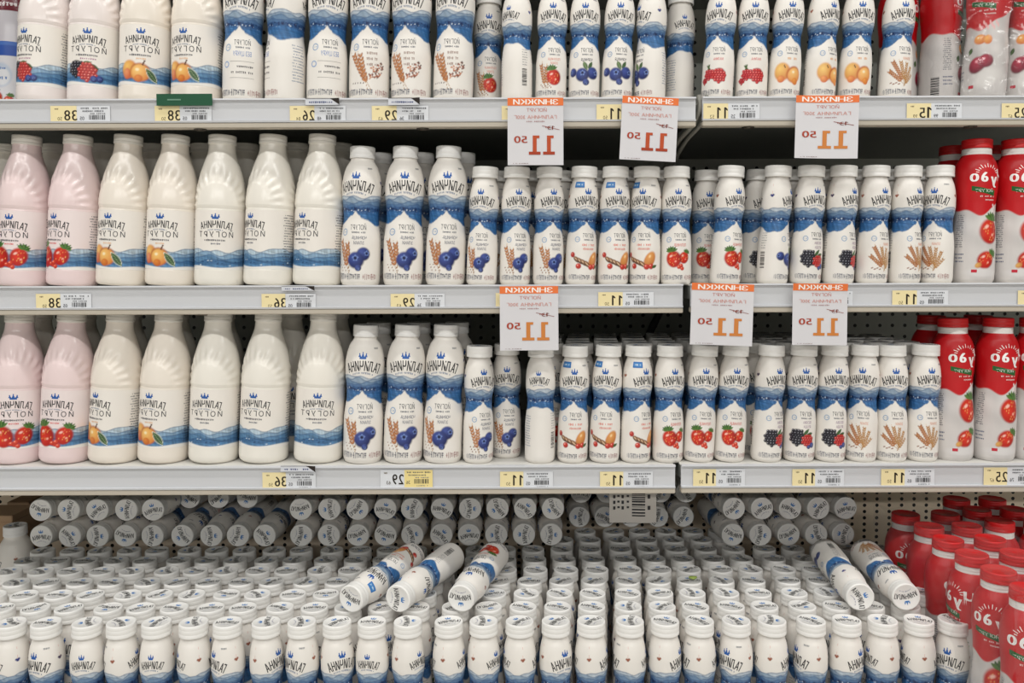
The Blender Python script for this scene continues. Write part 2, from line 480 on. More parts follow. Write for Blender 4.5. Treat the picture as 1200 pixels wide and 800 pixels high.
def pet(H, R, prof, cap_t, kind, res=(180, 170), lite=False):
    sk = Skin(H, R, prof, res[0], res[1], WHITE)
    pet_scene(sk)
    k = sk.ink; Y = lambda t: H * (1 - t)
    logo(k, 0, Y(.288), 1.78 * R, H * .072)
    back_print(sk, len(kind))
    # stem with a sprig on the two sides of the shoulder
    ic = {'blueberry': (40, 48, 120), 'blueberry_wheat': (40, 48, 120), 'forest': (60, 40, 80), 'raspberry': (170, 50, 60)}.get(kind, (150, 84, 60))
    for a in (-PI / 2, PI / 2):
        k.line(a * R, Y(.16), a * R, Y(.245), .5, (226, 178, 168))
        for dx, dy in ((-1.6, 0), (1.5, .3), (0, -1.4)): sk.blob(a * R + dx, Y(.255) + dy, 1.7, 1.5, 0, ic, soft=.3)
    if kind != 'back':
        tx = .16 * R
        k.text('ЙОГУРТ', tx, Y(.585), H * .036, (70, 72, 78), w=.86 * R, gap=.16)
        k.scribble(tx, Y(.622), .8 * R, H * .013, 13, (110, 112, 120), 4)
        k.ring(-.62 * R, Y(.62), .18 * R, .045 * R, (150, 175, 205)); k.scribble(-.62 * R, Y(.62), .2 * R, H * .012, 4, (150, 175, 205), 5)
    k.scribble(.8 * R, Y(.165), 9, H * .014, 5, (150, 150, 152), 77)      # stamped date
    # ornament line round the foot
    for i in range(3):
        k.scribble((-.82 + i * .82) * R, Y(.937), .78 * R, H * .046, 9, ((140, 140, 146), (112, 112, 120), (182, 150, 146))[i], 6 + i, fill=.4)
    s = R / 23.0 * 1.16
    if kind == 'strawberry':
        k.text('ПОЛУНИЦЯ', tx, Y(.665), H * .024, (214, 92, 82), w=.78 * R)
        sk.strawberry(8.5 * s, Y(.765), 15 * s, -.5); sk.strawberry(-5.5 * s, Y(.775), 21 * s, .25)
        for q in ((1, .85), (4, .862), (3, .838)): sk.blob(q[0] * s * 1.4, Y(q[1]), 2.6 * s, 2.6 * s, 0, (240, 90, 60), (170, 20, 20), (255, 220, 200))
    elif kind == 'strawberry_wheat':
        for i, w_ in enumerate(('ПОЛУНИЦЯ', 'ЗЛАКИ')): k.text(w_, tx, Y(.66 + .033 * i), H * .02, (224, 140, 120), sx=.7)
        sk.wheat(-9 * s, Y(.86), -15 * s, Y(.70), 7, 3.2 * s); sk.wheat(-5 * s, Y(.86), -8 * s, Y(.72), 6, 3 * s)
        sk.strawberry(3 * s, Y(.80), 20 * s, .3)
        for i in range(9): sk.blob((-14 + i * 1.7) * s, Y(.87 + .012 * (i % 3)), 1.1, .7, i, (150, 96, 60), soft=.4)
    elif kind == 'blueberry':
        k.text('ЧОРНИЦЯ', tx, Y(.665), H * .024, (58, 58, 78), w=.76 * R)
        sk.leaf(1 * s, Y(.715), 12 * s, 6 * s, 2.0, (86, 112, 66), (140, 160, 110)); sk.leaf(7.5 * s, Y(.712), 11 * s, 5 * s, 1.1, (70, 98, 58))
        sk.blueberry(-16 * s, Y(.765), 5.6 * s, (-.5, .1)); sk.blueberry(11 * s, Y(.775), 7.8 * s, (.6, .1))
        sk.blueberry(-3 * s, Y(.79), 8.6 * s, (.05, .3)); sk.blueberry(2 * s, Y(.85), 4.2 * s, (0, -.3))
    elif kind == 'blueberry_wheat':
        for i, w_ in enumerate(('ЧОРНИЦЯ-', 'ЗЛАКИ')): k.text(w_, tx + .06 * R, Y(.66 + .036 * i), H * .023, (92, 96, 116), sx=.72)
        sk.wheat(-8 * s, Y(.86), -17 * s, Y(.68), 7, 3.5 * s); sk.wheat(-6 * s, Y(.84), -8 * s, Y(.70), 6, 3.2 * s)
        for i in range(9): sk.blob((-17 + i * 1.5) * s, Y(.855 + .02 * (i % 3)), 1.2, .8, i, (140, 92, 60), soft=.4)
        sk.blueberry(9 * s, Y(.775), 6.6 * s, (.5, .1)); sk.blueberry(1.5 * s, Y(.82), 8.2 * s, (-.05, .25)); sk.blueberry(4 * s, Y(.875), 3.2 * s, (0, -.3))
    elif kind == 'fruit_nut':
        s *= 1.2
        for i in range(2): k.scribble(tx, Y(.665 + .034 * i), (.95 - .15 * i) * R, H * .02, 11, (226, 132, 116), 20 + i)
        sk.blob(-15 * s, Y(.75), 2.6 * s, 2.9 * s, 0, (206, 74, 66), (160, 40, 40), (250, 190, 170))
        sk.blob(9.5 * s, Y(.79), 5.6 * s, 9.5 * s, -.45, (236, 168, 96), (186, 104, 48), (250, 215, 160))
        for i in range(4):
            sk.blob((-10 + 3.8 * i) * s, Y(.79 + .012 * i), 4.6 * s, 2.3 * s, -.7, (150, 100, 66), (60, 36, 26))
            sk.blob((-10 + 3.8 * i) * s, Y(.79 + .012 * i), 3.4 * s, .6 * s, -.7, (226, 196, 160))
        for q in ((-8, .845), (6, .85), (11, .845)): sk.blob(q[0] * s, Y(q[1]), 3 * s, 3 * s, 0, (226, 74, 60), (150, 24, 26), (255, 205, 190))
        sk.leaf(15 * s, Y(.845), 7 * s, 3.4 * s, .4, (70, 96, 52))
    elif kind == 'raspberry':
        k.text('МАЛИНА', tx, Y(.665), H * .022, (220, 110, 110), w=.62 * R)
        for a in (1.8, 1.3, 2.3): sk.leaf(-9 * s, Y(.735), 10 * s, 2.4 * s, a, (74, 100, 54))
        sk.drupes(-8 * s, Y(.79), 6.5 * s, 6.5 * s, 3.2 * s, (222, 60, 66), (140, 14, 30), (255, 190, 190), 3)
        sk.drupes(5 * s, Y(.80), 8.6 * s, 9 * s, 3.6 * s, (226, 62, 60), (146, 14, 28), (255, 196, 190), 4)
        sk.drupes(-15 * s, Y(.84), 4 * s, 4 * s, 2.6 * s, (210, 50, 60), (130, 12, 26), (255, 180, 180), 5)
    elif kind == 'peach':
        k.scribble(tx, Y(.665), .7 * R, H * .02, 9, (232, 176, 130), 21)
        sk.blob(-8 * s, Y(.775), 10 * s, 11.5 * s, 0, (250, 208, 122), (206, 112, 48))
        sk.stroke(-6 * s, Y(.72), -4 * s, Y(.745), 1.2, (70, 46, 30))
        sk.blob(7 * s, Y(.795), 9.5 * s, 10.5 * s, -.3, (190, 98, 40))
        sk.blob(7.6 * s, Y(.80), 8.4 * s, 9.4 * s, -.3, (252, 206, 130), (222, 132, 58), (255, 238, 200))
        sk.blob(-9 * s, Y(.835), 4.5 * s, 4.5 * s, 0, (244, 168, 100), (206, 100, 60)); sk.blob(9 * s, Y(.85), 4 * s, 4.5 * s, 0, (238, 160, 80), (210, 112, 50))
    elif kind == 'forest':
        for i, w_ in enumerate(('ЛІСОВА', 'ЯГОДА')): k.text(w_, tx + .1 * R, Y(.655 + .036 * i), H * .021, (150, 120, 150), sx=.68)
        sk.leaf(4 * s, Y(.74), 12 * s, 4.5 * s, .9, (66, 100, 56)); sk.leaf(9 * s, Y(.755), 10 * s, 4.5 * s, .3, (54, 88, 48))
        sk.drupes(-7 * s, Y(.785), 9.2 * s, 10.5 * s, 3.7 * s, (52, 50, 62), (14, 14, 22), (225, 225, 235), 6)
        sk.drupes(7 * s, Y(.81), 7.4 * s, 8 * s, 3.3 * s, (222, 64, 58), (140, 16, 26), (255, 196, 186), 7)
        sk.blueberry(13.5 * s, Y(.85), 3.6 * s); sk.blueberry(8.5 * s, Y(.865), 2.6 * s)
    elif kind == 'wheat':
        k.text('ЗЛАКИ', tx + .1 * R, Y(.665), H * .023, (226, 160, 130), w=.5 * R)
        for x0_, t0_, x1, t1, n, sc in ((1, .84, -12, .69, 9, 3.0), (-1, .855, -16, .765, 7, 3.0), (3, .835, -2.5, .69, 8, 2.7), (4, .85, 5.5, .70, 8, 2.4), (5, .86, 12, .73, 7, 2.4), (5, .87, 15, .79, 5, 2.2)):
            sk.wheat(x0_ * s, Y(t0_), x1 * s, Y(t1), n, sc * s, (212, 142, 88) if x1 < -4 else (206, 160, 104), (118, 60, 32) if x1 < -4 else (150, 96, 54))
        for i in range(4): sk.blob((-13 + 3.2 * i) * s, Y(.868 + .01 * (i % 2)), 1.8, .9, .3, (140, 88, 60), soft=.3)
    elif kind == 'wheat_seeds':
        for i in range(3): k.scribble(tx + .1 * R, Y(.665 + .04 * i), .55 * R, H * .02, 7, (172, 150, 140), 24 + i)
        sk.wheat(0, Y(.865), -15 * s, Y(.67), 8, 3.6 * s); sk.wheat(-1 * s, Y(.86), -7 * s, Y(.67), 7, 3.2 * s)
        r = random.Random(3)
        for i in range(52):
            x = r.uniform(2, 17); y = .84 - .004 * x + r.uniform(-.055, .035)
            sk.blob(x * s, Y(y), r.uniform(.7, 1.3) * s, r.uniform(.6, .9) * s, r.uniform(0, 3), r.choice([(120, 66, 52), (168, 96, 66), (86, 60, 52), (196, 130, 92)]), soft=.35)
        for i in range(5): sk.blob((-15 + 3 * i) * s, Y(.875), 1.2, .8, i, (96, 78, 76), soft=.4)
    elif kind == 'plain':
        k.text('БЕЗ ЦУКРУ', tx, Y(.665), H * .034, (112, 140, 196), w=.9 * R, gap=.12)
        k.line(-.45 * R, Y(.72), .75 * R, Y(.72), .5, (150, 145, 140)); k.line(-.45 * R, Y(.835), .75 * R, Y(.835), .5, (150, 145, 140))
        k.scribble(.3 * R, Y(.757), .8 * R, H * .016, 9, (120, 116, 116), 30); k.scribble(.15 * R, Y(.797), 1.1 * R, H * .016, 13, (120, 116, 116), 31)
        k.ring(-.66 * R, Y(.74), .16 * R, .05 * R, (150, 175, 215))
    if lite: sk.ink = Ink()
    return sk

P_SMALL = [(.07, 16), (.1, 16.2), (.13, 17.9), (.165, 20), (.225, 21.9), (.285, 22.8), (.345, 22.8), (.405, 21.6), (.465, 19.9), (.525, 20.3), (.6, 22.0), (.7, 23.2), (.8, 23.2), (.93, 23.2), (.975, 22.6), (1, 20)]
P_MED = [(.06, 17.2), (.09, 17.5), (.15, 24), (.21, 27.7), (.28, 29.8), (.36, 29.6), (.43, 27.8), (.52, 26.6), (.6, 28.4), (.7, 30.2), (.9, 30.2), (.97, 29.5), (1, 27)]
P_BIG = [(.04, 19.2), (.065, 19.5), (.11, 20.4), (.155, 23.4), (.2, 27), (.263, 31.2), (.326, 34.3), (.388, 36.3), (.45, 37.3), (.484, 37.4), (.494, 36.6), (.504, 37.0), (.7, 37.0), (.89, 37.0), (.90, 37.4), (.955, 37.4), (.985, 36.4), (1, 33)]
P_RED = [(.05, 19), (.10, 19.6), (.113, 21), (.163, 26.8), (.215, 29.6), (.28, 30.6), (.36, 29.9), (.45, 28), (.53, 27.8), (.62, 29.2), (.72, 30.4), (.9, 30.5), (.97, 29.8), (1, 27)]
H_SMALL, H_MED, H_BIG, H_RED = 178.0, 210.0, 229.0, 218.0
R_SMALL, R_MED, R_BIG, R_RED = 23.2, 30.2, 37.4, 30.5

def cap_mesh(name, R, h, col, printed=True, z=0.0, m=None):
    prof = [(R - 1.2, 0), (R - .1, .2), (R, .8), (R, h * .26), (R - .3, h * .29), (R - .3, h * .33), (R - .1, h * .37), (R - .15, h * .66), (R - .28, h * .68), (R - .18, h * .7), (R - .25, h - 1.3), (R - .7, h - .4), (R - 1.5, h), (R - 2.6, h), (R - 3.0, h - .25), (.01, h - .25)]
    n = 56; V, Fc = [], []
    for r, zz in prof:
        for k in range(n):
            a = 2 * PI * k / n
            V.append((r * math.cos(a), r * math.sin(a), zz + z))
    for i in range(len(prof) - 1):
        for k in range(n): Fc.append((i * n + k, i * n + (k + 1) % n, (i + 1) * n + (k + 1) % n, (i + 1) * n + k))
    K = [s2l(col)] * len(V)
    if printed:
        ik = Ink()
        ik.text('ГАЛИЧИНА', 0, -.05 * R, .38 * R, INKC, w=1.55 * R, arc=.16 * R, gap=.17, bold=.02 * R, even=.55)
        ik.crown(0, .42 * R, .42 * R, .3 * R, (70, 130, 196)); ik.scribble(0, -.42 * R, .8 * R, .08 * R, 16, (150, 150, 170), 2, arc=.14 * R)
        b = len(V); V += [(x, y, h - .1 + z) for x, y in ik.V]; K += ik.K; Fc += [tuple(i + b for i in f) for f in ik.T]
    me = mesh(name, np.array(V) / 1000, Fc, m or M_CAP, np.array(K))
    try: me.set_sharp_from_angle(angle=math.radians(50))
    except Exception: pass
    return me


# --- sleeves, bodies, labels (one mesh per design, shared by every copy)
SMALL_KINDS = ('strawberry', 'strawberry_wheat', 'blueberry', 'blueberry_wheat', 'fruit_nut', 'raspberry', 'peach', 'forest', 'wheat')
DESIGN = {}
CAP_S = cap_mesh('cap', 19.8, 17.0, (240, 238, 234)); CAP_M = cap_mesh('cap', 19.3, 18.0, (238, 237, 235)); CAP_B = cap_mesh('cap', 20.8, 14.5, (236, 232, 224))
for kd in SMALL_KINDS:
    DESIGN['s_' + kd] = dict(H=H_SMALL, R=R_SMALL, caph=17.0, parts=[('sleeve', pet(H_SMALL, R_SMALL, P_SMALL, .095, kd).mesh('sleeve', M_PRINT)), ('cap', CAP_S)])
for kd in ('plain', 'wheat_seeds', 'blueberry_wheat'):
    DESIGN['m_' + kd] = dict(H=H_MED, R=R_MED, caph=18.0, parts=[('sleeve', pet(H_MED, R_MED, P_MED, .085, kd).mesh('sleeve', M_PRINT)), ('cap', CAP_M)])

def shell_ribs(TH, Y):
    t = 1 - Y / H_BIG; out = 0 * TH
    for c in (0.0, PI, -PI):
        a = TH - c
        y = (.475 - t) / .155; x = a / .95
        rho = np.sqrt(x * x + np.clip(y, 0, None) ** 2); ang = np.arctan2(x, np.maximum(y, .001))
        ring_ = np.exp(-((rho - 1.32) / .26) ** 2) * (y > 0)
        out = out + ring_ * .75 * np.cos(ang * 24) * (np.abs(a) < 1.7)
        out = out + .5 * (1 - sstep(.9, 1.06, rho)) * (y > 0) * (np.abs(a) < 1.7)
    return out

def big(kind, tint):
    body = Skin(H_BIG, R_BIG, P_BIG, 180, 200, tint, ribs=shell_ribs)
    lab = Skin(H_BIG, R_BIG, [(p[0], p[1] + .25) for p in P_BIG], 180, 90, (240, 234, 226) if kind != 'strawberry' else (240, 226, 224), z0=H_BIG * (1 - .893), z1=H_BIG * (1 - .507))
    H, R, k = H_BIG, R_BIG, lab.ink; Y = lambda t: H * (1 - t); t = 1 - lab.Y / H
    nz = lab.noise(5); nz2 = lab.noise(8, (17, 29, 41, 53), (.5, .8, 1.3, 1.9))
    lift = .0 if kind != 'plain' else .012
    for base, seed, amp, col in ((.765, 21, .022, (180, 198, 210)), (.785, 22, .022, (132, 162, 188)), (.808, 23, .018, (92, 132, 168)), (.832, 24, .014, (66, 108, 150)), (.853, 25, .012, (84, 130, 172))):
        rg = base + .4 * lift + lab.ridge(seed, (3, 5, 8), amp)
        lab.put(sstep(-.004, .004, t - rg), np.clip(s2l(col) * (1 + .45 * nz + .4 * nz2)[..., None], 0, 1))
        lab.put((1 - sstep(.001, .005, np.abs(t - rg - .002))) * .55, (50, 82, 122))
    if kind == 'plain':
        r = random.Random(4)
        for i in range(40): lab.blob(r.uniform(-PI, PI) * R, Y(r.uniform(.835, .868)), 1.4, .9, 0, r.choice([(206, 220, 232), (40, 74, 116)]), soft=.4)
    lab.put(sstep(-.004, .004, t - (.876 + .006 * np.sin(3 * lab.TH + 1))), (240, 236, 230))
    ly = 0.0
    k.crown(0, Y(.546), .36 * R, H * .036)
    k.text('ГАЛИЧИНА', 0, Y(.598), H * .047, INKC, w=1.3 * R, arc=H * .014, gap=.17, bold=.35, even=.55)
    k.scribble(0, Y(.634), .6 * R, H * .009, 16, (140, 150, 170), 3, arc=1.2)
    k.text('ЙОГУРТ', 0, Y(.664), H * .036, (52, 52, 58), w=1.42 * R, gap=.3)
    k.scribble(0, Y(.703), .9 * R, H * .013, 16, (90, 90, 96), 4)
    fc = {'strawberry': (228, 110, 110), 'peach': (236, 190, 150), 'plain': (90, 96, 110), 'forest': (190, 150, 170)}[kind]
    k.scribble(0, Y(.726), (.7 if kind == 'forest' else .42) * R, H * .012, 9, fc, 5)
    for sgn in (1, -1):
        for i in range(20): k.scribble(sgn * 1.75 * R, Y(.535 + i * .017), .62 * R * (.8 + .2 * ((i * 5) % 3) / 2), H * .0075, 12, (70, 74, 84), 40 + i)
    if kind == 'strawberry':
        lab.strawberry(15, Y(.80), 27, -.5); lab.strawberry(-14, Y(.805), 33, .3)
        for q in ((2, .865), (7, .875), (4, .85), (-2, .86)): lab.blob(q[0], Y(q[1]), 3.6, 3.6, 0, (240, 90, 60), (170, 20, 20), (255, 220, 200))
    elif kind == 'peach':
        lab.peach(-5, Y(.812), 27)
    elif kind == 'forest':
        lab.leaf(-2, Y(.757), 18, 7, .3, (70, 108, 60)); lab.leaf(10, Y(.775), 15, 7, -.5, (56, 92, 50))
        lab.drupes(-16, Y(.79), 12, 12, 4.8, (58, 54, 64), (16, 14, 22), (220, 220, 230), 6)
        lab.drupes(1, Y(.81), 13, 13, 4.8, (218, 84, 74), (144, 22, 34), (255, 205, 190), 7)
        lab.blueberry(10, Y(.853), 5); lab.blueberry(18, Y(.85), 5)
    return [('bottle_body', body.mesh('bottle_body', M_MILK)), ('label', lab.mesh('label', M_PRINT, False)), ('cap', CAP_B)]
for kd, tint in (('strawberry', (238, 217, 216)), ('peach', (240, 231, 219)), ('plain', (241, 236, 226)), ('forest', (238, 228, 224))):
    DESIGN['b_' + kd] = dict(H=H_BIG, R=R_BIG, caph=14.5, parts=big(kd, tint))

def red(kind):
    sk = Skin(H_RED, R_RED, P_RED, 180, 170, (196, 20, 28))
    H, R, k = H_RED, R_RED, sk.ink; Y = lambda t: H * (1 - t); t = 1 - sk.Y / H
    a = sk.TH + .45
    wave = .475 + .05 * np.cos(a * 1.0 + .9) + .035 * np.sin(2 * a + .4) + .012 * np.sin(5 * a)
    nz = sk.noise(7, (2, 3, 5, 6), (.05, .08, .1, .14))
    sk.put(sstep(-.006, .006, t - wave), np.clip(s2l((212, 207, 204)) * (1 + .16 * nz)[..., None], 0, 1))
    ox = .1 * R
    for i in range(11):
        b = PI * (.02 + .096 * i); c, s_ = math.cos(b), math.sin(b)
        k.line(ox + 13 * c, Y(.24) + 8 * s_, ox + (17 + 2.5 * (i % 2)) * c, Y(.24) + (12 + 2 * (i % 2)) * s_, 1.0, (250, 244, 240))
    for i, ch in enumerate('Чуgо'):
        # letters dance on the line; the word is mirrored like all print in the photo
        hh = H * (.085, .07, .07, .07)[i]
        k.text(ch if ch != 'g' else '6', ox + (24, 9, -6, -20)[i], Y((.255, .285, .268, .265)[i]), hh, (250, 247, 245), sx=.95, bold=2.0, mirror=1 if ch == 'g' else -1)
    k.poly([(ox - 22, Y(.33)), (ox + 13, Y(.362)), (ox + 13, Y(.398)), (ox - 22, Y(.362))][::1], (36, 96, 44))
    k.text('ЙОГУРТ', ox - 4, Y(.363), H * .02, (236, 240, 230), w=26, gap=.12)
    for i in range(2): k.scribble(ox + 2 + 4 * i, Y(.402 + .024 * i), 24 - 8 * i, H * .011, 11, (240, 214, 210), 3 + i)
    if kind == 'strawberry':
        for i in range(7): sk.blob(ox + 14 + 2.2 * math.sin(i * 1.7), Y(.46 + .016 * i), 1.4, 2.2, .4, (240, 236, 234), soft=.3)
        sk.strawberry(ox + 8, Y(.63), 37, -.25)
        sk.strawberry(ox + 2, Y(.83), 27, -.9); sk.blob(ox - 9, Y(.875), 5, 4, .6, (226, 176, 96), (190, 110, 60))
        sk.blob(ox - 2, Y(.925), 26, 6, 0, (222, 218, 216), soft=.4)
    else:
        for i in range(10): sk.blob(ox - 8 + 3 * i, Y(.50 + .02 * math.sin(i * 2.1)), 1.3, 3.2, .2, (246, 190, 190), soft=.4)
        sk.blob(ox - 6, Y(.595), 9, 7.5, 0, (248, 176, 84), (206, 98, 34), (255, 236, 190)); sk.blob(ox + 5, Y(.60), 6, 7, 0, (246, 180, 90), (210, 104, 38))
        sk.leaf(ox - 19, Y(.67), 11, 7, 1.2, (58, 88, 42), (110, 140, 80))
        sk.blob(ox - 8, Y(.77), 11, 13, -.6, (190, 44, 72), (92, 6, 34), (250, 170, 180)); sk.blob(ox + 4, Y(.745), 10, 10, 0, (184, 36, 66), (98, 8, 36), (250, 180, 190))
        sk.blob(ox + 6, Y(.86), 18, 12, .5, (228, 224, 220), soft=.35)
    for i in range(22): k.scribble(2.6 * R, Y(.5 + .016 * i), 24 - 5 * ((i * 5) % 3) / 2, H * .0085, 12, (110, 110, 118), 150 + i)
    for i in range(16): k.scribble(-1.15 * R, Y(.53 + .0145 * i), 13 - 3 * ((i * 5) % 3) / 2, H * .0075, 7, (96, 96, 106), 50 + i)
    for i in range(3): k.scribble(-1.1 * R, Y(.80 + .025 * i), 15, H * .011, 7, (90, 100, 130), 70 + i)
    k.barcode(-1.9 * R, -1.5 * R, H * .06, H * .2, n=17, seed=4, vertical=True)
    k.rect(-.5 * R, -.25 * R, Y(.925), Y(.905), (196, 40, 60))
    me = sk.mesh('sleeve', M_PRINT)
    ring = cap_mesh('neck_ring', 20.6, 10.0, (236, 232, 228), False)
    return [('sleeve', me), ('neck_ring', ring), ('cap', CAP_R)]
CAP_R = cap_mesh('cap', 21.4, 14.0, (206, 32, 34), False)
for kd in ('strawberry', 'cherry'):
    DESIGN['r_' + kd] = dict(H=H_RED, R=R_RED, caph=14.0, parts=red(kd))
def collared():
    H, R = 252.0, 33.0
    prof = [(p[0], p[1] * R / 37.4) for p in P_BIG if not .48 < p[0] < .91] + [(.955, R), (.985, R - 1), (1, R - 4)]
    sk = Skin(H, R, prof, 140, 160, (206, 202, 208)); k = sk.ink; Y = lambda t: H * (1 - t); t = 1 - sk.Y / H
    sk.put((t > .27) * (t < .36), (110, 24, 40)); k.scribble(0, Y(.315), 2.6 * R, H * .03, 14, (226, 214, 214), 4); k.scribble(-1.5 * R, Y(.315), 1.6 * R, H * .03, 9, (226, 214, 214), 5)
    lab = Skin(H, R, [(p[0], p[1] + .3) for p in prof], 140, 80, (224, 222, 226), z0=H * .015 + 1, z1=H * .45)
    tl = 1 - lab.Y / H
    lab.put((tl < .64) * (tl > .55), (44, 84, 170)); lab.put((tl < .575), (70, 112, 190))
    for c in (0, -1.9):
        lab.blob(c * R, Y(.76), 17, 19, 0, (196, 206, 222)); lab.blob(c * R + 2, Y(.77), 12, 14, 0, (232, 232, 236))
        lab.ink.scribble(c * R, Y(.72), 16, 4, 7, (90, 130, 190), 3); lab.ink.scribble(c * R, Y(.78), 20, 5, 7, (90, 130, 190), 4)
        lab.strawberry(c * R - 6, Y(.90), 20, .2); lab.strawberry(c * R + 12, Y(.92), 17, -.3)
    return H, R, [('bottle_body', sk.mesh('bottle_body', M_MILK)), ('label', lab.mesh('label', M_PRINT, False)), ('cap', CAP_B)]
_h, _r2, _p = collared()
DESIGN['k_collar'] = dict(H=_h, R=_r2, caph=14.5, parts=_p)
# small blue promotion flag on some shoulders
def flag_mesh():
    sk = Skin(H_SMALL, R_SMALL, P_SMALL, 8, 8, WHITE)
    k = sk.ink
    a0, a1, y0, y1 = -1.0 * R_SMALL, -.28 * R_SMALL, H_SMALL * (1 - .185), H_SMALL * (1 - .135)
    V, Fc, K = [], [], []
    for j in range(5):
        for i in range(9):
            x = a0 + (a1 - a0) * i / 8; y = y0 + (y1 - y0) * j / 4; r = pchip(sk.pz, sk.pr, np.array([y]))[0] + .45
            V.append((r * math.sin(x / R_SMALL), -r * math.cos(x / R_SMALL), y)); K.append(s2l((64, 132, 196) if 0 < i < 8 and 0 < j < 4 else (44, 104, 176)))
    for j in range(4):
        for i in range(8): Fc.append((j * 9 + i, j * 9 + i + 1, j * 9 + i + 10, j * 9 + i + 9))
    ik = Ink(); ik.scribble((a0 + a1) / 2, (y0 + y1) / 2, 11, 2.6, 7, (214, 230, 242), 9)
    for p, c in zip(ik.V, ik.K):
        r = pchip(sk.pz, sk.pr, np.array([p[1]]))[0] + .65
        V.append((r * math.sin(p[0] / R_SMALL), -r * math.cos(p[0] / R_SMALL), p[1])); K.append(c)
    Fc += [tuple(i + 45 for i in f) for f in ik.T]
    return mesh('promotion_flag', np.array(V) / 1000, Fc, M_PRINT, np.array(K))
FLAG = flag_mesh()

def bottle(design, label, group, loc, spin=0.0, tilt=0.0, mtx=None, flag=False):
    d = DESIGN[design]
    nm = 'yogurt_bottle'
    o = thing(nm, label, 'bottle', loc, group)
    if mtx is not None:
        o.matrix_world = mtx
    else:
        o.rotation_mode = 'ZYX'; o.rotation_euler = (0, tilt, spin)
        o.location.z += d['R'] / 1000 * .9 * abs(math.sin(tilt))
    for n, me in d['parts']:
        c = link_mesh(n, me, o)
        if n == 'cap': c.location.z = (d['H'] - d['caph']) / 1000
        if n == 'neck_ring': c.location.z = (d['H'] - d['caph'] - 10.0) / 1000
    if flag: link_mesh('promotion_flag', FLAG, o)
    return o

ORD = ['first', 'second', 'third', 'fourth', 'fifth', 'sixth', 'seventh', 'eighth', 'ninth', 'tenth', 'eleventh', 'twelfth', 'thirteenth', 'fourteenth', 'fifteenth', 'sixteenth', 'seventeenth', 'eighteenth', 'nineteenth', 'twentieth']
TENS = {2: 'twenty', 3: 'thirty'}
def ordinal(i):
    i += 1
    if i <= 20: return ORD[i - 1]
    if i % 10 == 0: return {3: 'thirtieth', 4: 'fortieth'}[i // 10]
    return TENS[i // 10] + '-' + ORD[i % 10 - 1]
WHAT = {'s_strawberry': 'small strawberry', 's_strawberry_wheat': 'small strawberry and wheat', 's_blueberry': 'small blueberry', 's_blueberry_wheat': 'small blueberry and wheat', 's_fruit_nut': 'small almond and cranberry',
        's_raspberry': 'small raspberry', 's_peach': 'small peach', 's_forest': 'small blackberry', 's_wheat': 'small wheat', 'm_plain': 'medium fruitless', 'm_wheat_seeds': 'medium wheat and seed',
        'm_blueberry_wheat': 'medium blueberry and wheat', 'b_strawberry': 'large strawberry', 'b_peach': 'large peach', 'b_plain': 'large fruitless blue-hill', 'b_forest': 'large forest berry', 'r_strawberry': 'red strawberry', 'r_cherry': 'red cherry and peach'}

# ------------------------------------------------------------------ setting: floor, back panel, deck, shelves
SHELF_Y = 1.205
ZS = [at(600, 116, SHELF_Y).z, at(600, 334.5, SHELF_Y).z, at(600, 546, SHELF_Y).z]
BACK = 1.70
DECK = CAMZ - 0.662
structure('floor', box_mesh('floor', -7, 7, -10, 2.2, -.02, 0, M_FLOOR))
structure('wall_back', box_mesh('wall_back', -1.6, 1.6, BACK, BACK + .03, ZS[2] - .021, 1.95, M_PANEL_DARK))
structure('wall_lower', box_mesh('wall_lower', -1.6, 1.6, BACK, BACK + .03, .05, ZS[2] - .0215, M_PANEL))
structure('trim_1', box_mesh('trim_1', -1.5, 1.5, .97, 1.0, 0, DECK - .0225, M_EDGE, .003))

def shelf(lab, z, x0, x1, screws):
    o = thing('shelf', lab, 'shelf', (0, 0, 0), 'shelves of the dairy rack')
    link_mesh('board', box_mesh('board', x0, x1, SHELF_Y + .0125, BACK - .002, z - .022, z - .002, M_BOARD_SHADE, .001), o)  # board toned dark so the gaps below read as shaded
    link_mesh('top_sheet', box_mesh('top_sheet', x0, x1, SHELF_Y + .004, BACK - .002, z - .0019, z, M_BOARD, .0004), o)
    # price rail: a shallow channel with a lip top and bottom
    pr = [(-.004, .0015), (.003, .0015), (.003, -.033), (-.004, -.0335), (-.0045, -.031), (-.0005, -.0305), (-.0005, -.0015), (-.0045, -.0008)]
    V = [(x, SHELF_Y + a, z + b) for x in (x0, x1) for a, b in pr]
    n = len(pr); Fc = [(i, (i + 1) % n, n + (i + 1) % n, n + i) for i in range(n)] + [tuple(range(n))[::-1], tuple(range(n, 2 * n))]
    link_mesh('price_rail', mesh('price_rail', V, Fc, M_RAIL, None, False), o)
    link_mesh('rail_edge', box_mesh('rail_edge', x0, x1, SHELF_Y - .0035, SHELF_Y + .012, z - .0415, z - .0337, M_EDGE, .001), o)
    for px, py in screws:
        p = at(px, py, SHELF_Y)
        V, Fc = tube([(p.x + .008 * math.cos(a), SHELF_Y + .006 + .0075 * math.sin(a), z - .042) for a in np.linspace(0, 2 * PI, 19)], .0014, 8)
        link_mesh('screw_cap', mesh('screw_cap', V, Fc, M_METAL), o)
    return o
def sx(px, py): return at(px, py, SHELF_Y).x
shelf('left run of the topmost shelf in view, with prices 38, 26 and 29', ZS[0], -1.45, sx(815, 130), [(233, 150), (495, 150)])
shelf('right run of the topmost shelf in view, with a 15 price', ZS[0] + .0005, sx(823, 130), 1.45, [(878, 147), (1140, 147)])
shelf('left run of the second shelf, under the upper large bottles', ZS[1], -1.45, sx(800, 350), [(234, 367), (487, 367)])
shelf('right run of the second shelf, under two red strawberry bottles', ZS[1] + .0005, sx(809, 350), 1.45, [(1120, 365)])
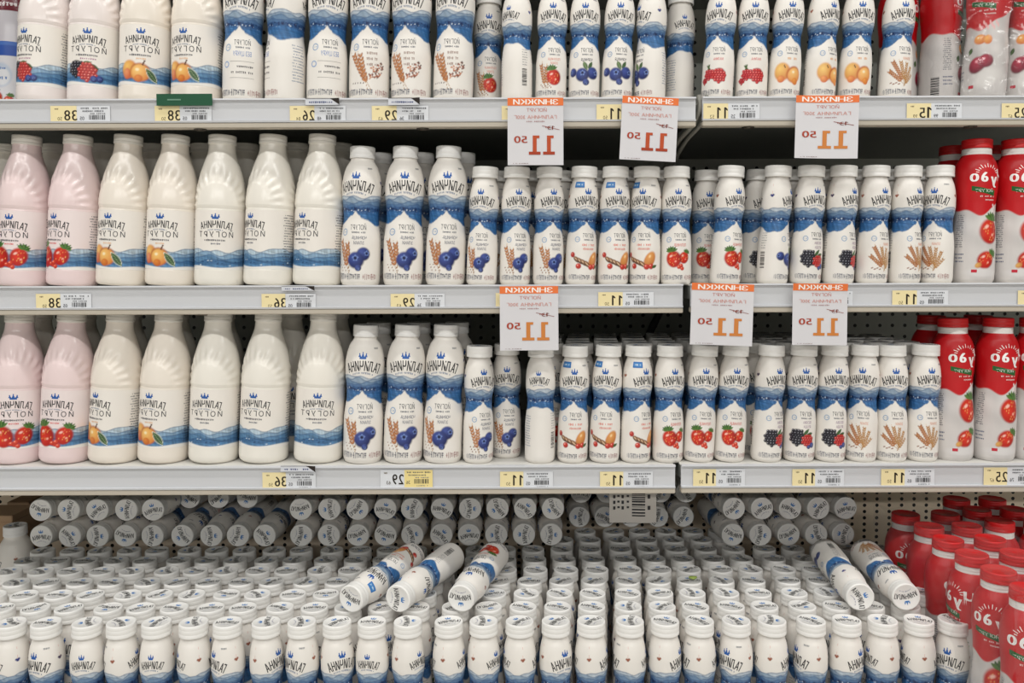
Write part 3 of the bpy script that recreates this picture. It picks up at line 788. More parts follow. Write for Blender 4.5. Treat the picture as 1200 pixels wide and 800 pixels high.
shelf('left run of the third shelf, above the stacked lying bottles', ZS[2], -1.45, sx(791, 560), [])
shelf('right run of the third shelf, above the wrapped red bottles', ZS[2] + .0005, sx(798, 560), 1.45, [])
deck = thing('base_deck', 'wide base deck carrying the rows of white capped bottles', 'shelf')
link_mesh('board', box_mesh('board', -1.45, 1.45, .94, BACK - .002, DECK - .022, DECK, M_BOARD, .001), deck)
link_mesh('front_lip', box_mesh('front_lip', -1.45, 1.45, .93, .9395, DECK - .05, DECK + .02, M_EDGE, .002), deck)
# the next shelf up is above the frame; it shades the tops of the top row
top = thing('shelf', 'shelf above the top row of bottles', 'shelf')
link_mesh('board', box_mesh('board', -1.45, 1.45, SHELF_Y + .004, BACK - .002, ZS[0] + .285, ZS[0] + .307, M_BOARD_SHADE, .001), top)

# ------------------------------------------------------------------ bottles on the shelves
FRONT_Y = 1.2165
def row(items, z, shelf_name, ytop, count, front=True):
    """items: design, base centre px, px of the neck at ytop, px of the logo, depth offset"""
    seen = {}
    tot = {}
    placed, pos = {}, []
    for it in items:
        R = DESIGN[it[0]]['R'] / 1000; bk = it[4] if len(it) > 4 else 0.0; Yc = FRONT_Y + R + bk
        pos.append([at(it[1], proj((0, Yc, z))[1], Yc).x, Yc, R, it])
    for _k in range(200):                 # neighbours may touch but not enter each other
        for i in range(len(pos)):
            for j in range(i + 1, min(i + 3, len(pos))):
                a, b = pos[i], pos[j]; need = a[2] + b[2] + .0006; dy = abs(a[1] - b[1])
                if dy >= need: continue
                dx = math.sqrt(need * need - dy * dy); gap = b[0] - a[0]
                if gap < dx:
                    a[0] -= (dx - gap) / 2; b[0] += (dx - gap) / 2
    for p in pos: placed[id(p[3])] = p[0]
    for it in items:
        ds, xb, xt, lg = it[:4]; back = it[4] if len(it) > 4 else 0.0; fl = len(it) > 5 and it[5]
        d = DESIGN[ds]; R = d['R'] / 1000; Yc = FRONT_Y + R + back
        x = at(xb, proj((0, Yc, z))[1], Yc).x
        # lean measured in the photo
        zt = at(xt, ytop[ds[0]], Yc).z if ds[0] in ytop else z + d['H'] / 1000
        xtw = at(xt, proj((0, Yc, zt))[1], Yc).x
        tilt = max(-.07, min(.07, math.atan2(xtw - x, max(.05, zt - z))))
        x = placed[id(it)]
        if isinstance(lg, tuple): spin = PI + lg[1] - math.atan2(x, Yc)
        elif lg is None: spin = rnd.uniform(-.5, .5)
        else:
            rp = R * F / Yc
            hl = .4 if ds[0] == 'b' else .7
            xc = xb + (xt - xb) * (hl * d['H'] / 1000) / max(.05, zt - z)
            q = max(-1, min(1, (lg - xc) / (rp * .95)))
            spin = math.asin(q) - math.atan2(x, Yc)
        key = ds + ('b' if back else '')
        i = seen.get(key, 0); seen[key] = i + 1
        w = WHAT[ds]
        rowname = 'front row' if not back else 'second row'
        lab = '%s from left of the %s bottles, %s %s' % (ordinal(i), w, shelf_name, rowname)
        bottle(ds, lab, '%s yogurt bottles on the %s' % (w, shelf_name), (x, Yc, z), spin, tilt, flag=fl)

YT1 = {'s': 4, 'm': 4, 'b': 4, 'r': 4}
ROW1 = [('b_forest', 51.5, 55, 33), ('b_forest', 110.5, 113, 104), ('b_peach', 170, 172.5, 166), ('b_peach', 231, 232, 217),
        ('m_plain', 285, 286, 281), ('m_plain', 334, 336, 292), ('m_plain', 383, 385, 384), ('m_wheat_seeds', 432.5, 434, 431), ('m_wheat_seeds', 481.5, 483, 475), ('m_wheat_seeds', 530.5, 534, 527),
        ('s_strawberry_wheat', 571, 573, 573, .049), ('s_blueberry', 605.5, 606, ('back', -.6)), ('s_strawberry_wheat', 645, 648, 648), ('s_blueberry', 684, 686, 686), ('s_blueberry', 722, 727, 727), ('s_blueberry', 761, 764, 749),
        ('s_blueberry', 795, 798, ('back', .3), .049), ('s_raspberry', 839.5, 846, 842), ('s_raspberry', 879.5, 884, 885), ('s_peach', 917, 925, 928), ('s_peach', 959, 966, 976), ('s_peach', 999.5, 1007, 1010), ('s_wheat', 1047, 1054, 1060),
        ('r_cherry', 1076, 1079, 1100, .075), ('r_cherry', 1098, 1101, 1122, .045), ('r_cherry', 1138, 1146, 1142), ('r_cherry', 1186, 1194, 1192)]
YT2 = {'b': 158, 'm': 174, 's': 199, 'r': 166}
ROW2 = [('b_strawberry', 27.5, 32, 14), ('b_strawberry', 86, 92, 67), ('b_peach', 145, 153, 131), ('b_peach', 202, 208, 191), ('b_plain', 255.5, 259, 251), ('b_plain', 314, 320, 295), ('b_plain', 371, 377.5, 355),
        ('m_blueberry_wheat', 422, 425, 417), ('m_blueberry_wheat', 472, 475.5, 474), ('m_blueberry_wheat', 521.5, 526, 524),
        ('s_blueberry_wheat', 564, 569, 563), ('s_blueberry_wheat', 603, 606, 608), ('s_blueberry_wheat', 642, 644, 649), ('s_fruit_nut', 679.5, 685, 689, 0, True), ('s_fruit_nut', 718, 721.5, 725, 0, True), ('s_fruit_nut', 755, 758, 753, 0, True),
        ('s_strawberry', 791.5, 793, 795), ('s_strawberry', 824, 829, 831, .049), ('s_strawberry', 849, 857, 865), ('s_forest', 880, 890, 897, .049), ('s_blueberry', 904, 912, 926), ('s_forest', 942.5, 951, 957), ('s_forest', 981, 989, 1000),
        ('s_wheat', 1020, 1027, 1036), ('s_wheat', 1058.5, 1064.5, 1076), ('s_wheat', 1096, 1102, 1095), ('r_strawberry', 1138, 1145, 1153), ('r_strawberry', 1186, 1192, 1200)]
YT3 = {'b': 372, 'm': 387, 's': 412, 'r': 380}
ROW3 = [('b_strawberry', 23, 26, 19), ('b_strawberry', 76, 84, 66), ('b_peach', 132.5, 140, 114), ('b_peach', 191.5, 198, 177), ('b_plain', 250.5, 256, 241), ('b_plain', 309, 315, 298), ('b_plain', 373, 379.5, 372),
        ('m_blueberry_wheat', 425, 429, 425), ('m_blueberry_wheat', 472, 477.5, 475), ('m_blueberry_wheat', 518.5, 523, 516),
        ('s_blueberry_wheat', 560, 562, 567), ('s_blueberry_wheat', 593, 594, 594, .035), ('s_fruit_nut', 632.5, 634, ('back', -.15)), ('s_fruit_nut', 670.5, 674, 673, 0, True), ('s_fruit_nut', 707.5, 713, 709, 0, True), ('s_fruit_nut', 744, 748, 757, 0, True),
        ('s_strawberry', 782, 785, 791), ('s_strawberry', 818, 826, 827), ('s_strawberry', 853.5, 862, 863), ('s_forest', 897, 904, 913), ('s_forest', 935, 942, 944), ('s_forest', 971, 978, 982), ('s_wheat', 1008, 1014, 1011), ('s_wheat', 1043.5, 1046, 1050), ('s_wheat', 1080, 1086, 1092),
        ('r_strawberry', 1115, 1117, 1128, .004), ('r_strawberry', 1161, 1168, 1176), ('r_strawberry', 1208, 1212, 1214)]
row(ROW1, ZS[0], 'top shelf', YT1, 0)
row(ROW2, ZS[1], 'second shelf', YT2, 0)
row(ROW3, ZS[2], 'third shelf', YT3, 0)

# rows standing deeper on the shelves
MASS = []
def deeper(ds, pxs, z, back, shelf_name, rowword, mass=False):
    d = DESIGN[ds]; R = d['R'] / 1000; Yc = FRONT_Y + R + back
    for i, px in enumerate(pxs):
        x = at(px, 300, Yc).x
        if mass: MASS.append((x, Yc, z, rnd.uniform(-.4, .4), ds)); continue
        bottle(ds, 'shaded %s bottle, %s from left, %s row, %s' % (WHAT[ds], ordinal(i), rowword, shelf_name), 'bottles behind the front row of the %s' % shelf_name, (x, Yc, z), rnd.uniform(-.4, .4), .02)
def upto(a, b, step): return list(np.arange(a, b, step))
deeper('b_plain', [10, 66, 122, 180, 238, 287, 346, 396], ZS[1], .079, 'second shelf', 'second')
deeper('b_plain', [40, 92, 146, 202, 256, 336, 390], ZS[2], .079, 'third shelf', 'second')
deeper('m_blueberry_wheat', [444, 493, 541], ZS[1], .064, 'second shelf', 'second')
deeper('m_blueberry_wheat', [440, 487, 532], ZS[2], .063, 'third shelf', 'second')
deeper('s_wheat', [580, 617, 655, 692, 729, 766], ZS[1], .049, 'second shelf', 'second')
deeper('s_wheat', [927, 965, 1003, 1041, 1078], ZS[1], .049, 'second shelf', 'second')
for k in range(1, 6):
    pitch = 36.2 * 1.24 / (1.24 + .0485 * k)
    c0 = 600 + (640 - 600) * 1.24 / (1.24 + .0485 * k) + 3 * k
    a = c0 if k > 1 else c0 + 2
    deeper('s_strawberry' if k % 2 else 's_fruit_nut', upto(a if k > 2 else a + 0, 600 + (1092 - 600) * 1.24 / (1.24 + .0485 * k), pitch), ZS[2], .0485 * k, 'third shelf', ordinal(k), mass=k >= 2)
deeper('r_strawberry', [1112, 1162], ZS[1], .065, 'second shelf', 'second')
deeper('r_strawberry', [1090, 1145], ZS[2], .068, 'third shelf', 'second')

# ------------------------------------------------------------------ bottom display: upright rows
LYING = []          # x ranges per depth taken by the lying stacks do not matter: they lie on the caps
SP = .0478
FRONT_PX = [13, 54, 102, 142, 183, 227, 267, 312, 354, 395, 436, 478, 526, 567, 609, 651, 693, 738, 779, 820, 863, 904, 950, 992, 1034, 1077, 1117]
FRONT_LOGO = [None, 43, 121, 125, 197, 246, 260, 330, 336, 405, 431, 460, 529, 547, 622, 665, 707, 757, 774, 809, 848, 884, 941, 996, 1053, 1080, 1103]
D0, DSTEP = 1.106, .0487
kinds_b = ['s_fruit_nut', 's_forest', 's_blueberry', 's_wheat', 's_strawberry', 's_fruit_nut']
base_x = []
for px in FRONT_PX: base_x.append(at(px, 725, D0).x)
for i in range(1, len(base_x)):           # no two bodies may touch
    if base_x[i] - base_x[i - 1] < .0468: base_x[i] = base_x[i - 1] + .0468
first_left = base_x[0]
for r_ in range(9):
    Yc = D0 + DSTEP * r_
    if r_ == 0: xs = list(base_x)
    else:
        sh = min(.0062 * r_, .028) + rnd.uniform(-.003, .003)
        xs = [x + sh for x in base_x]
        while xs[0] > -.80: xs.insert(0, xs[0] - .0484 - (.003 if len(xs) % 2 else 0))
        xs = [x for x in xs if -.825 < x < (.61 if r_ < 2 else .645)]
    vis = []
    for x in xs:
        px, py = proj((x, Yc, DECK + .178))
        if px < -22: continue
        if r_ >= 7 and not (655 < px < 850): continue
        vis.append((x, px))
    for i, (x, px) in enumerate(vis):
        ds = kinds_b[(i * 5 + r_ * 3 + (i // 4)) % 6]
        if r_ >= 6: MASS.append((x, Yc, DECK, rnd.uniform(-PI, PI), ds)); continue
        if r_ == 0:
            lg = FRONT_LOGO[i] if i < len(FRONT_LOGO) else None
            spin = (math.asin(max(-1, min(1, (lg - px) / 18.0))) if lg else 1.9) - math.atan2(x, Yc)
            ds = {0: 's_blueberry', 1: 's_forest', 2: 's_forest'}.get(i, 's_fruit_nut' if i < 19 else 's_wheat')
        else: spin = rnd.uniform(-PI, PI) if rnd.random() < .45 else rnd.uniform(-.8, .8)
        if r_ == 0: lab = 'upright small white bottle with drawn crown, %s from left in the frontmost row' % ordinal(i)
        else: lab = 'upright white-capped bottle, %s from left in the %s row from the front, bottom display' % (ordinal(i), ordinal(r_))
        o = bottle(ds, lab, 'upright white bottles in the bottom display', (x + rnd.uniform(-.0004, .0004), Yc + rnd.uniform(-.0004, .0004), DECK), spin, 0.0)
        o.children[1].rotation_euler.z = rnd.uniform(-1, 1) if rnd.random() < .7 else rnd.uniform(-PI, PI)

def read(me):
    v = np.zeros(len(me.vertices) * 3); me.vertices.foreach_get('co', v)
    k = np.zeros(len(me.vertices) * 4); me.color_attributes['Col'].data.foreach_get('color', k)
    return v.reshape(-1, 3), [tuple(p.vertices) for p in me.polygons], k.reshape(-1, 4)[:, :3]
LITE = {}
V, Fc, K, nv = [], [], [], 0
capv, capf, capk = read(CAP_S)
for x, y, z, sp_, ds in MASS:
    if ds not in LITE: LITE[ds] = read(pet(H_SMALL, R_SMALL, P_SMALL, .095, ds[2:], (40, 44), True).mesh('sleeve', M_PRINT))
    for (v, f, k), dz, a in ((LITE[ds], 0, sp_), ((capv, capf, capk), .161, sp_ * 2)):
        c_, s_ = math.cos(a), math.sin(a)
        V.append(np.stack([v[:, 0] * c_ - v[:, 1] * s_ + x, v[:, 0] * s_ + v[:, 1] * c_ + y, v[:, 2] + z + dz], 1)); K.append(k)
        Fc += [tuple(i + nv for i in q) for q in f]; nv += len(v)
o = link_mesh('yogurt_bottle_mass', mesh('yogurt_bottle_mass', np.concatenate(V), Fc, M_PRINT, np.concatenate(K)))
tag(o, 'shaded rows of small capped bottles receding deep behind the nearer rows', 'bottles', None, 'stuff')

# ------------------------------------------------------------------ lying bottles
def lying_matrix(base, capdir, spin):
    z = Vector(capdir).normalized(); up = Vector((0, 0, 1)); y = -(up - z * up.dot(z)).normalized(); x = y.cross(z)
    m = Matrix(((x.x, y.x, z.x, base[0]), (x.y, y.y, z.y, base[1]), (x.z, y.z, z.z, base[2]), (0, 0, 0, 1)))
    return m @ Matrix.Rotation(spin, 4, 'Z')
CT = DECK + .178 + .0006
RS = R_SMALL / 1000
STACKS = [('far-left stack', 1.40, [47.5, 80.5, 114, 148, 179], [47.5, 81, 113.6, 146, 178]),
          ('low stack beside the far-left stack', 1.40, [], [213, 247, 277.5, 309.5]),
          ('five-wide centre stack', 1.40, [352.6, 386, 419, 451.5, 483], [352.6, 385, 419, 451.5, 483]),
          ('five-wide stack behind the loose bottles', 1.40, [518, 551, 583, 615.5, 648], [517, 549.5, 581.5, 614, 646]),
          ('recessed stack behind the barcode card', 1.50, [681, 711, 742, 774, 804], [679, 709, 740, 771, 801]),
          ('stack right of the barcode card', 1.395, [860, 893, 926, 959, 991], [859, 891.5, 924.5, 957, 988.5])]
for nm, D, up_, lo_ in STACKS:
    for lay, pxs in (('lower', lo_), ('upper', up_)):
        zc = CT + RS + (2 * RS if lay == 'upper' else 0)
        prev = None
        for i, px in enumerate(pxs):
            x = at(px, 610, D).x
            if prev is not None and x - prev < 2 * RS + .0002: x = prev + 2 * RS + .0002
            prev = x
            m = lying_matrix((x, D + .178, zc), (0, -1, 0), rnd.uniform(-PI, PI))
            o = bottle(kinds_b[(i * 3 + len(nm)) % 6], 'cap-out lying bottle, %s from left, %s layer, %s' % (ordinal(i), lay, nm), 'lying bottles stacked on the caps', (0, 0, 0), mtx=m)
# dark wrapped pack lying behind the low stack
for i, px in enumerate([222, 256, 290]):
    x = at(px, 600, 1.47).x
    m = lying_matrix((x, 1.47 + .178, CT + 3 * RS + .001), (0, -1, 0), rnd.uniform(-1, 1))
    bottle('s_forest', 'shaded bottle lying deep on the low stack, %s from left' % ordinal(i), 'lying bottles stacked on the caps', (0, 0, 0), mtx=m)
LOOSE = [('s_fruit_nut', 411, 711, 487, 'leftmost loose bottle lying on the caps, almond print and blue flag', -.45, True),
         ('s_fruit_nut', 466, 708, 532, 'loose bottle lying between two others, barcode side up', 1.5, True),
         ('s_strawberry', 540, 711, 581, 'loose strawberry bottle lying right of the barcode-up one', 0.0, False),
         ('s_blueberry', 1008, 709, 967, 'loose bottle lying on the caps at right, white back print up', 2.0, False),
         ('s_wheat', 1062, 707, 1014, 'loose wheat bottle lying nearest the wrapped red bottles', .2, False)]
for ds, cx, cy, bx, lab, spin, fl in LOOSE:
    capc = at(cx, cy, 1.13); capc.z = CT + .0196
    bx_ = at(bx, 650, 1.30).x
    d = Vector((capc.x - bx_, -.17, 0)); d.z = 0; d.normalize(); d.z = -.02; d.normalize()
    base = capc - d * .178
    bottle(ds, lab, 'loose bottles lying on the caps', (0, 0, 0), mtx=lying_matrix((base.x, base.y, max(base.z, CT + RS + .0008)), d, spin), flag=fl)

# ------------------------------------------------------------------ red bottles under film, lower right
riser = thing('plinth', 'low white plinth under the wrapped red bottles', 'plinth')
RZ = CAMZ - .394 - H_RED / 1000
link_mesh('plinth', box_mesh('plinth', .60, .98, .985, 1.50, DECK + .0005, RZ - .0005, M_EDGE, .002), riser)
for c in list(riser.children): c.name = 'plinth_body'
RED_COLS = [('left', .640, [1.300, 1.238, 1.176, 1.114, 1.052, .990], 0), ('middle', .7035, [1.302, 1.240, 1.178, 1.116, 1.054], .0), ('right', .767, [1.385, 1.323, 1.261], 0), ('far-right', .829, [1.385, 1.323, 1.261], 0)]
for cn, x, ys, _ in RED_COLS:
    x0 = x + .0
    for i, y in enumerate(ys):
        bottle('r_strawberry', 'wrapped red yogurt bottle, %s from the back in the %s file, lower right' % (ordinal(i), cn), 'red bottles wrapped in film, lower right', (x0 + (.004 if cn == 'left' and y > 1.2 else 0) - (.006 if cn == 'left' and y > 1.25 else 0), y, RZ), (.3, .9, .6, -1.0, -.35, -.1)[i % 6] - .5, 0)

def film(name, label, x0, x1, y0, y1, z0, z1, seed, holes=()):
    """thin film shrunk over a block of bottles: draped top with sagging dips, wavy front and sides"""
    r = random.Random(seed); ph = [r.uniform(0, 6) for _ in range(8)]
    nx, ny, nz_ = 40, 40, 24
    def wob(a, b): return .0022 * math.sin(90 * a + ph[0] + 40 * b) + .0016 * math.sin(170 * b + ph[1]) + .0012 * math.sin(230 * a - 120 * b + ph[2])
    V, Fc = [], []
    def grid(fn, na, nb):
        b = len(V)
        for i in range(na + 1):
            for j in range(nb + 1): V.append(fn(i / na, j / nb))
        for i in range(na):
            for j in range(nb): Fc.append((b + i * (nb + 1) + j, b + (i + 1) * (nb + 1) + j, b + (i + 1) * (nb + 1) + j + 1, b + i * (nb + 1) + j + 1))
    def topz(x, y): return z1 - .004 * (1 - abs(math.cos(PI * (x - x0) / .0635))) + wob(x, y) * .6
    grid(lambda a, b: (x0 + (x1 - x0) * a, y0 + (y1 - y0) * b, topz(x0 + (x1 - x0) * a, y0 + (y1 - y0) * b)), nx, ny)
    def side(xf):
        def fn(a, b):
            y = y0 + (y1 - y0) * a; z = z0 + (topz(xf, y) - z0) * b
            pinch = .012 * sstep(.65, 1.0, b)
            return (xf + (pinch if xf == x0 else -pinch) * 0 + wob(y, z), y, z)
        return fn
    grid(side(x0), ny, nz_)
    def front(a, b):
        x = x0 + (x1 - x0) * a; z = z0 + (topz(x, y0) - z0) * b
        return (x, y0 + wob(x, z), z)
    grid(front, nx, nz_)
    o = link_mesh(name, mesh(name, V, Fc, M_FILM)); tag(o, label, 'film')
    return o
film('shrink_film', 'clear shrink film over the red bottles at lower right', .603, .737, .955, 1.335, RZ + .01, RZ + .2215, 3)
film('shrink_film', 'clear shrink film over the cherry bottles on the top shelf', at(1117, 60, 1.21).x, at(1212, 60, 1.21).x + .02, 1.208, 1.285, ZS[0] + .004, ZS[0] + .222, 8)

# ------------------------------------------------------------------ price tags on the rails
def sheet(name, ik, w, h, base, bend=None, nx=24, ny=40, thick=.0004):
    """paper rectangle w x h (mm, centred) with print; bend(x, y) -> forward offset in mm"""
    bend = bend or (lambda x, y: 0.0)
    V, Fc, K = [], [], []
    for s_ in (0, 1):
        for i in range(nx + 1):
            for j in range(ny + 1):
                x, y = -w / 2 + w * i / nx, -h / 2 + h * j / ny
                V.append((x, -bend(x, y) + s_ * thick * 1000, y)); K.append(s2l(base))
    q = (nx + 1) * (ny + 1)
    for i in range(nx):
        for j in range(ny):
            a = i * (ny + 1) + j; f = (a, a + ny + 1, a + ny + 2, a + 1)
            Fc.append(f); Fc.append(tuple(q + k for k in f[::-1]))
    rim = [(i * (ny + 1)) for i in range(nx + 1)] + [nx * (ny + 1) + j for j in range(1, ny + 1)] + [i * (ny + 1) + ny for i in range(nx - 1, -1, -1)] + [j for j in range(ny - 1, 0, -1)]
    for a, b in zip(rim, rim[1:] + rim[:1]): Fc.append((b, a, a + q, b + q))
    layer = 0.12
    b = len(V)
    V += [(x, -bend(x, y) - .3 - .15 * i / max(1, len(ik.V)), y) for i, (x, y) in enumerate(ik.V)]; K += ik.K
    Fc += [tuple(i + b for i in f) for f in ik.T]
    return mesh(name, np.array(V) / 1000, Fc, M_PAPER, np.array(K), False)

def price_tag(px0, px1, py0, py1, price, cents, where, swap=False):
    Y = SHELF_Y - .0012
    a, b = at(px0, py1, Y), at(px1, py0, Y)
    w, h = (b.x - a.x) * 1000, min(26.5, (b.z - a.z) * 1000)
    ik = Ink()
    yw = w * .44
    if swap: ik.rect(-w / 2 + w * .46, w / 2, -h / 2, h / 2, (240, 220, 150))
    else: ik.rect(-w / 2, -w / 2 + yw, -h / 2, h / 2, (240, 224, 174))
    ik.text(price, -w / 2 + w * .335, -h * .02, h * .6, (38, 30, 22), w=w * (.21 if price != '11' else .18), gap=.14 if price != '11' else .34, bold=.55)
    ik.text(cents, -w / 2 + w * .155, -h * .22, h * .2, (70, 58, 40), w=w * .075)
    ik.scribble(-w / 2 + w * .09, h * .32, w * .09, h * .09, 4, (110, 96, 70), 2)
    gx = w * .235
    for i in range(2): ik.scribble(gx - w * .02 * i, h * (.36 - .16 * i), w * (.46 - .1 * i), h * .085, 16, (84, 86, 92), 5 + i + int(px0))
    ik.scribble(gx + w * .06, h * .06, w * .26, h * .07, 10, (130, 130, 134), 8)
    ik.text(cents[::-1] if cents else '44', w * .03, -h * .2, h * .2, (70, 70, 76), w=w * .075)
    ik.barcode(w * .15, w * .42, -h * .28, -h * .02, n=14, seed=int(px0))
    ik.scribble(w * .3, -h * .4, w * .22, h * .07, 9, (120, 120, 124), 9)
    o = link_mesh('price_tag', sheet('price_tag', ik, w, h, (222, 224, 228), nx=4, ny=2))
    o.location = ((a.x + b.x) / 2, Y - .0008, (a.z + b.z) / 2)
    tag(o, '%s price tag on the rail %s' % ({True: 'yellow-ended', False: 'yellow'}[swap] + ' ' + price, where), 'price tag', 'price tags on the shelf rails')
for args in [(60, 129, 124, 145, '38', '50', 'of the top shelf, under the forest berry bottles'), (182, 248, 124, 145, '38', '50', 'of the top shelf, below the green card'), (340, 405, 124, 145, '26', '84', 'of the top shelf, under fruitless medium bottles'),
             (436, 502, 124, 145, '29', '63', 'of the top shelf, under wheat and seed bottles'), (588, 655, 124, 145, '11', '50', 'of the top shelf, behind its leftmost sign'), (699, 765, 122, 144, '11', '50', 'of the top shelf, behind its middle sign'),
             (824, 890, 121, 143, '11', '52', 'of the top shelf, under raspberry bottles'), (1062, 1127, 121, 142, '15', '99', 'of the top shelf, under wheat and cherry bottles'), (1173, 1239, 121, 142, '25', '67', 'of the top shelf, at the right picture edge'),
             (43, 107, 344, 364, '38', '50', 'of the second shelf, under pink bottles'), (307, 370, 344, 364, '36', '50', 'of the second shelf, under large blue-hill bottles'), (458, 521, 344, 363, '29', '63', 'of the second shelf, under medium blueberry bottles'),
             (581, 645, 343, 362, '11', '50', 'of the second shelf behind its leftmost sign'), (701, 766, 342, 361, '11', '50', 'of the second shelf, under almond bottles'), (933, 999, 341, 360, '11', '50', 'of the second shelf, behind the right sale sign'),
             (1045, 1111, 340, 360, '11', '50', 'of the second shelf, under wheat bottles'), (1192, 1256, 340, 359, '25', '67', 'of the second shelf, at the right picture edge'),
             (308, 370, 553, 573, '36', '50', 'of the third shelf, under large blue-hill bottles'), (446, 507, 550, 571, '29', '63', 'of the third shelf, under medium blueberry bottles', True), (586, 648, 552, 572, '11', '50', 'of the third shelf, left of the barcode card'),
             (703, 765, 552, 572, '11', '50', 'of the third shelf, right above the barcode card'), (812, 873, 549, 570, '11', '50', 'of the third shelf, under strawberry bottles'), (928, 989, 549, 570, '11', '50', 'of the third shelf, under blackberry bottles'),
             (1032, 1095, 549, 569, '11', '50', 'of the third shelf, under wheat bottles'), (1152, 1215, 547, 568, '25', '67', 'of the third shelf, under red bottles')]:
    price_tag(*args)
# green card behind the second 38 tag
ik = Ink(); p0, p1 = at(184, 124, 1.2), at(249, 110, 1.2)
ik.rect(-25, -5, -1, 1, (110, 150, 128))
o = link_mesh('green_card', sheet('green_card', ik, (p1.x - p0.x) * 1000, (p1.z - p0.z) * 1000, (32, 84, 58), nx=3, ny=2)); o.location = ((p0.x + p1.x) / 2, 1.1985, (p0.z + p1.z) / 2)
tag(o, 'green card standing above the 38 tag on the top rail', 'card')
# torn stickers along the rail tops
for (x0, y0, x1, y1, lab) in [(358, 123, 398, 115, 'torn white sticker with dark corner above the 26 tag'), (455, 123, 492, 114.5, 'torn white sticker with dark corner above the top 29 tag'), (330, 340.5, 369, 335, 'torn sticker scrap above the 36 tag on the second shelf'), (329, 552.5, 370, 545.5, 'torn white sticker with dark corner above the 36 tag, third shelf')]:
    a, b = at(x0, y0, 1.199), at(x1, y1, 1.199); w, h = (b.x - a.x) * 1000, (b.z - a.z) * 1000
    ik = Ink(); ik.scribble(-w * .05, -h * .1, w * .7, h * .28, 12, (60, 72, 120), int(x0)); ik.poly([(w * .3, h * .2), (w * .5, -h * .5), (w * .5, h * .5), (w * .2, h * .5)], (44, 36, 32)); ik.rect(-w / 2, w * .3, h * .42, h * .5, (90, 84, 80))
    o = link_mesh('torn_sticker', sheet('torn_sticker', ik, w, h, (214, 216, 222), lambda x, y: .8 + max(0, x - w * .3) * .25, 6, 2)); o.location = ((a.x + b.x) / 2, 1.1995, (a.z + b.z) / 2)
    tag(o, lab, 'sticker', 'torn stickers on the rails')

# ------------------------------------------------------------------ hanging sale signs
def sale_sign(px0, px1, py0, py1, lean, lab, bend, seed, pale=False):
    Y = SHELF_Y - .012
    a, b = at(px0, py1, Y), at(px1, py0, Y); w, h = (b.x - a.x) * 1000, (b.z - a.z) * 1000
    ik = Ink(); org = (233, 120, 62); dk = (186, 78, 40)
    if pale: dk = (206, 128, 62)
    ik.rect(-w / 2, w / 2, h * .385, h / 2, org)
    ik.text('ЗНИЖКИ', 0, h * .44, h * .075, (248, 240, 234), w=w * .8, bold=.7)
    ik.text('ЙОГУРТ', w * .02, h * .32, h * .05, (196, 128, 120), w=w * .36)
    ik.text('ГАЛИЧИНА 300Г', 0, h * .215, h * .052, (206, 138, 126), w=w * .76, gap=.1)
    ik.scribble(0, h * .15, w * .34, h * .022, 12, (170, 130, 130), 5)
    ik.text('13', w * .28, h * .055, h * .055, (120, 52, 40), w=w * .12); ik.scribble(w * .2, h * .06, w * .1, h * .022, 4, (150, 80, 66), 2)
    ik.line(w * .12, h * .085, w * .43, h * .025, .7, (140, 60, 50))
    # slab figures 11 with feet and a flag
    for cx in (w * .24, -w * .015):
        ik.rect(cx - w * .035, cx + w * .035, -h * .31, -h * .06, dk); ik.rect(cx - w * .105, cx + w * .105, -h * .345, -h * .3, (166, 62, 34) if not pale else dk)
        ik.rect(cx - w * .01, cx + w * .085, -h * .1, -h * .06, dk)
    ik.text('50', -w * .27, -h * .115, h * .105, (170, 66, 44), w=w * .23, bold=.8)
    ik.scribble(-w * .28, -h * .475, w * .3, h * .014, 14, (150, 130, 130), 6)
    o = link_mesh('sale_sign', sheet('sale_sign', ik, w, h, (216, 214, 217), bend))
    o.location = ((a.x + b.x) / 2, Y - .002, (a.z + b.z) / 2); o.rotation_euler = (0, lean, 0)
    tag(o, lab, 'sign', 'white and orange sale signs')
sale_sign(595, 660, 115, 194, .0, 'sale sign hanging squarely from the top shelf, leftmost of its three', lambda x, y: 1 + .0008 * (50 - y) ** 2 * .25, 1)
sale_sign(727, 793, 114, 189, .055, 'sale sign tilted on the top shelf, beside the hanging cable', lambda x, y: 1 + .04 * (50 - y), 2)
sale_sign(930, 1000, 113, 187, .035, 'curled sale sign on the top shelf, rightmost of its three', lambda x, y: 1 + .05 * (50 - y) + .004 * (x + 40) ** 2 * .5, 3, True)
sale_sign(586, 654, 335, 410, -.004, 'sale sign on the second shelf, leftmost of its three', lambda x, y: 2 + .03 * (50 - y), 4, True)
sale_sign(808, 881, 332, 404, .035, 'sale sign on the second shelf, middle of its three', lambda x, y: 2 + .03 * (50 - y) + .0012 * x * x, 5, True)
sale_sign(927, 992, 332, 404, .012, 'sale sign on the second shelf, rightmost and curled at its top', lambda x, y: 1 + .03 * (50 - y) + .1 * max(0, y - 30), 6, True)

# ------------------------------------------------------------------ barcode card, cables, scraps
a, b = at(714, 612, 1.36), at(769, 571, 1.36); b.z = ZS[2] - .0225; w, h = (b.x - a.x) * 1000, (b.z - a.z) * 1000
ik = Ink(); ik.barcode(-w * .02, w * .26, -h * .4, h * .3, n=26, seed=5, vertical=True)
for i, x in enumerate((-.42, -.33, -.24, -.13)):
    for j in range(9): ik.rect(w * x, w * (x + .05), h * (-.3 + j * .085 + .02 * (i % 2)), h * (-.3 + j * .085 + .05), (60, 58, 60))
for j in range(5): ik.rect(w * .31, w * .37, h * (-.3 + .17 * j), h * (-.24 + .17 * j), (60, 58, 60))
o = link_mesh('barcode_card', sheet('barcode_card', ik, w, h, (214, 208, 200), lambda x, y: 1.5 * math.sin(x * .08) + .03 * (20 - y))); o.location = ((a.x + b.x) / 2, 1.36, (a.z + b.z) / 2)
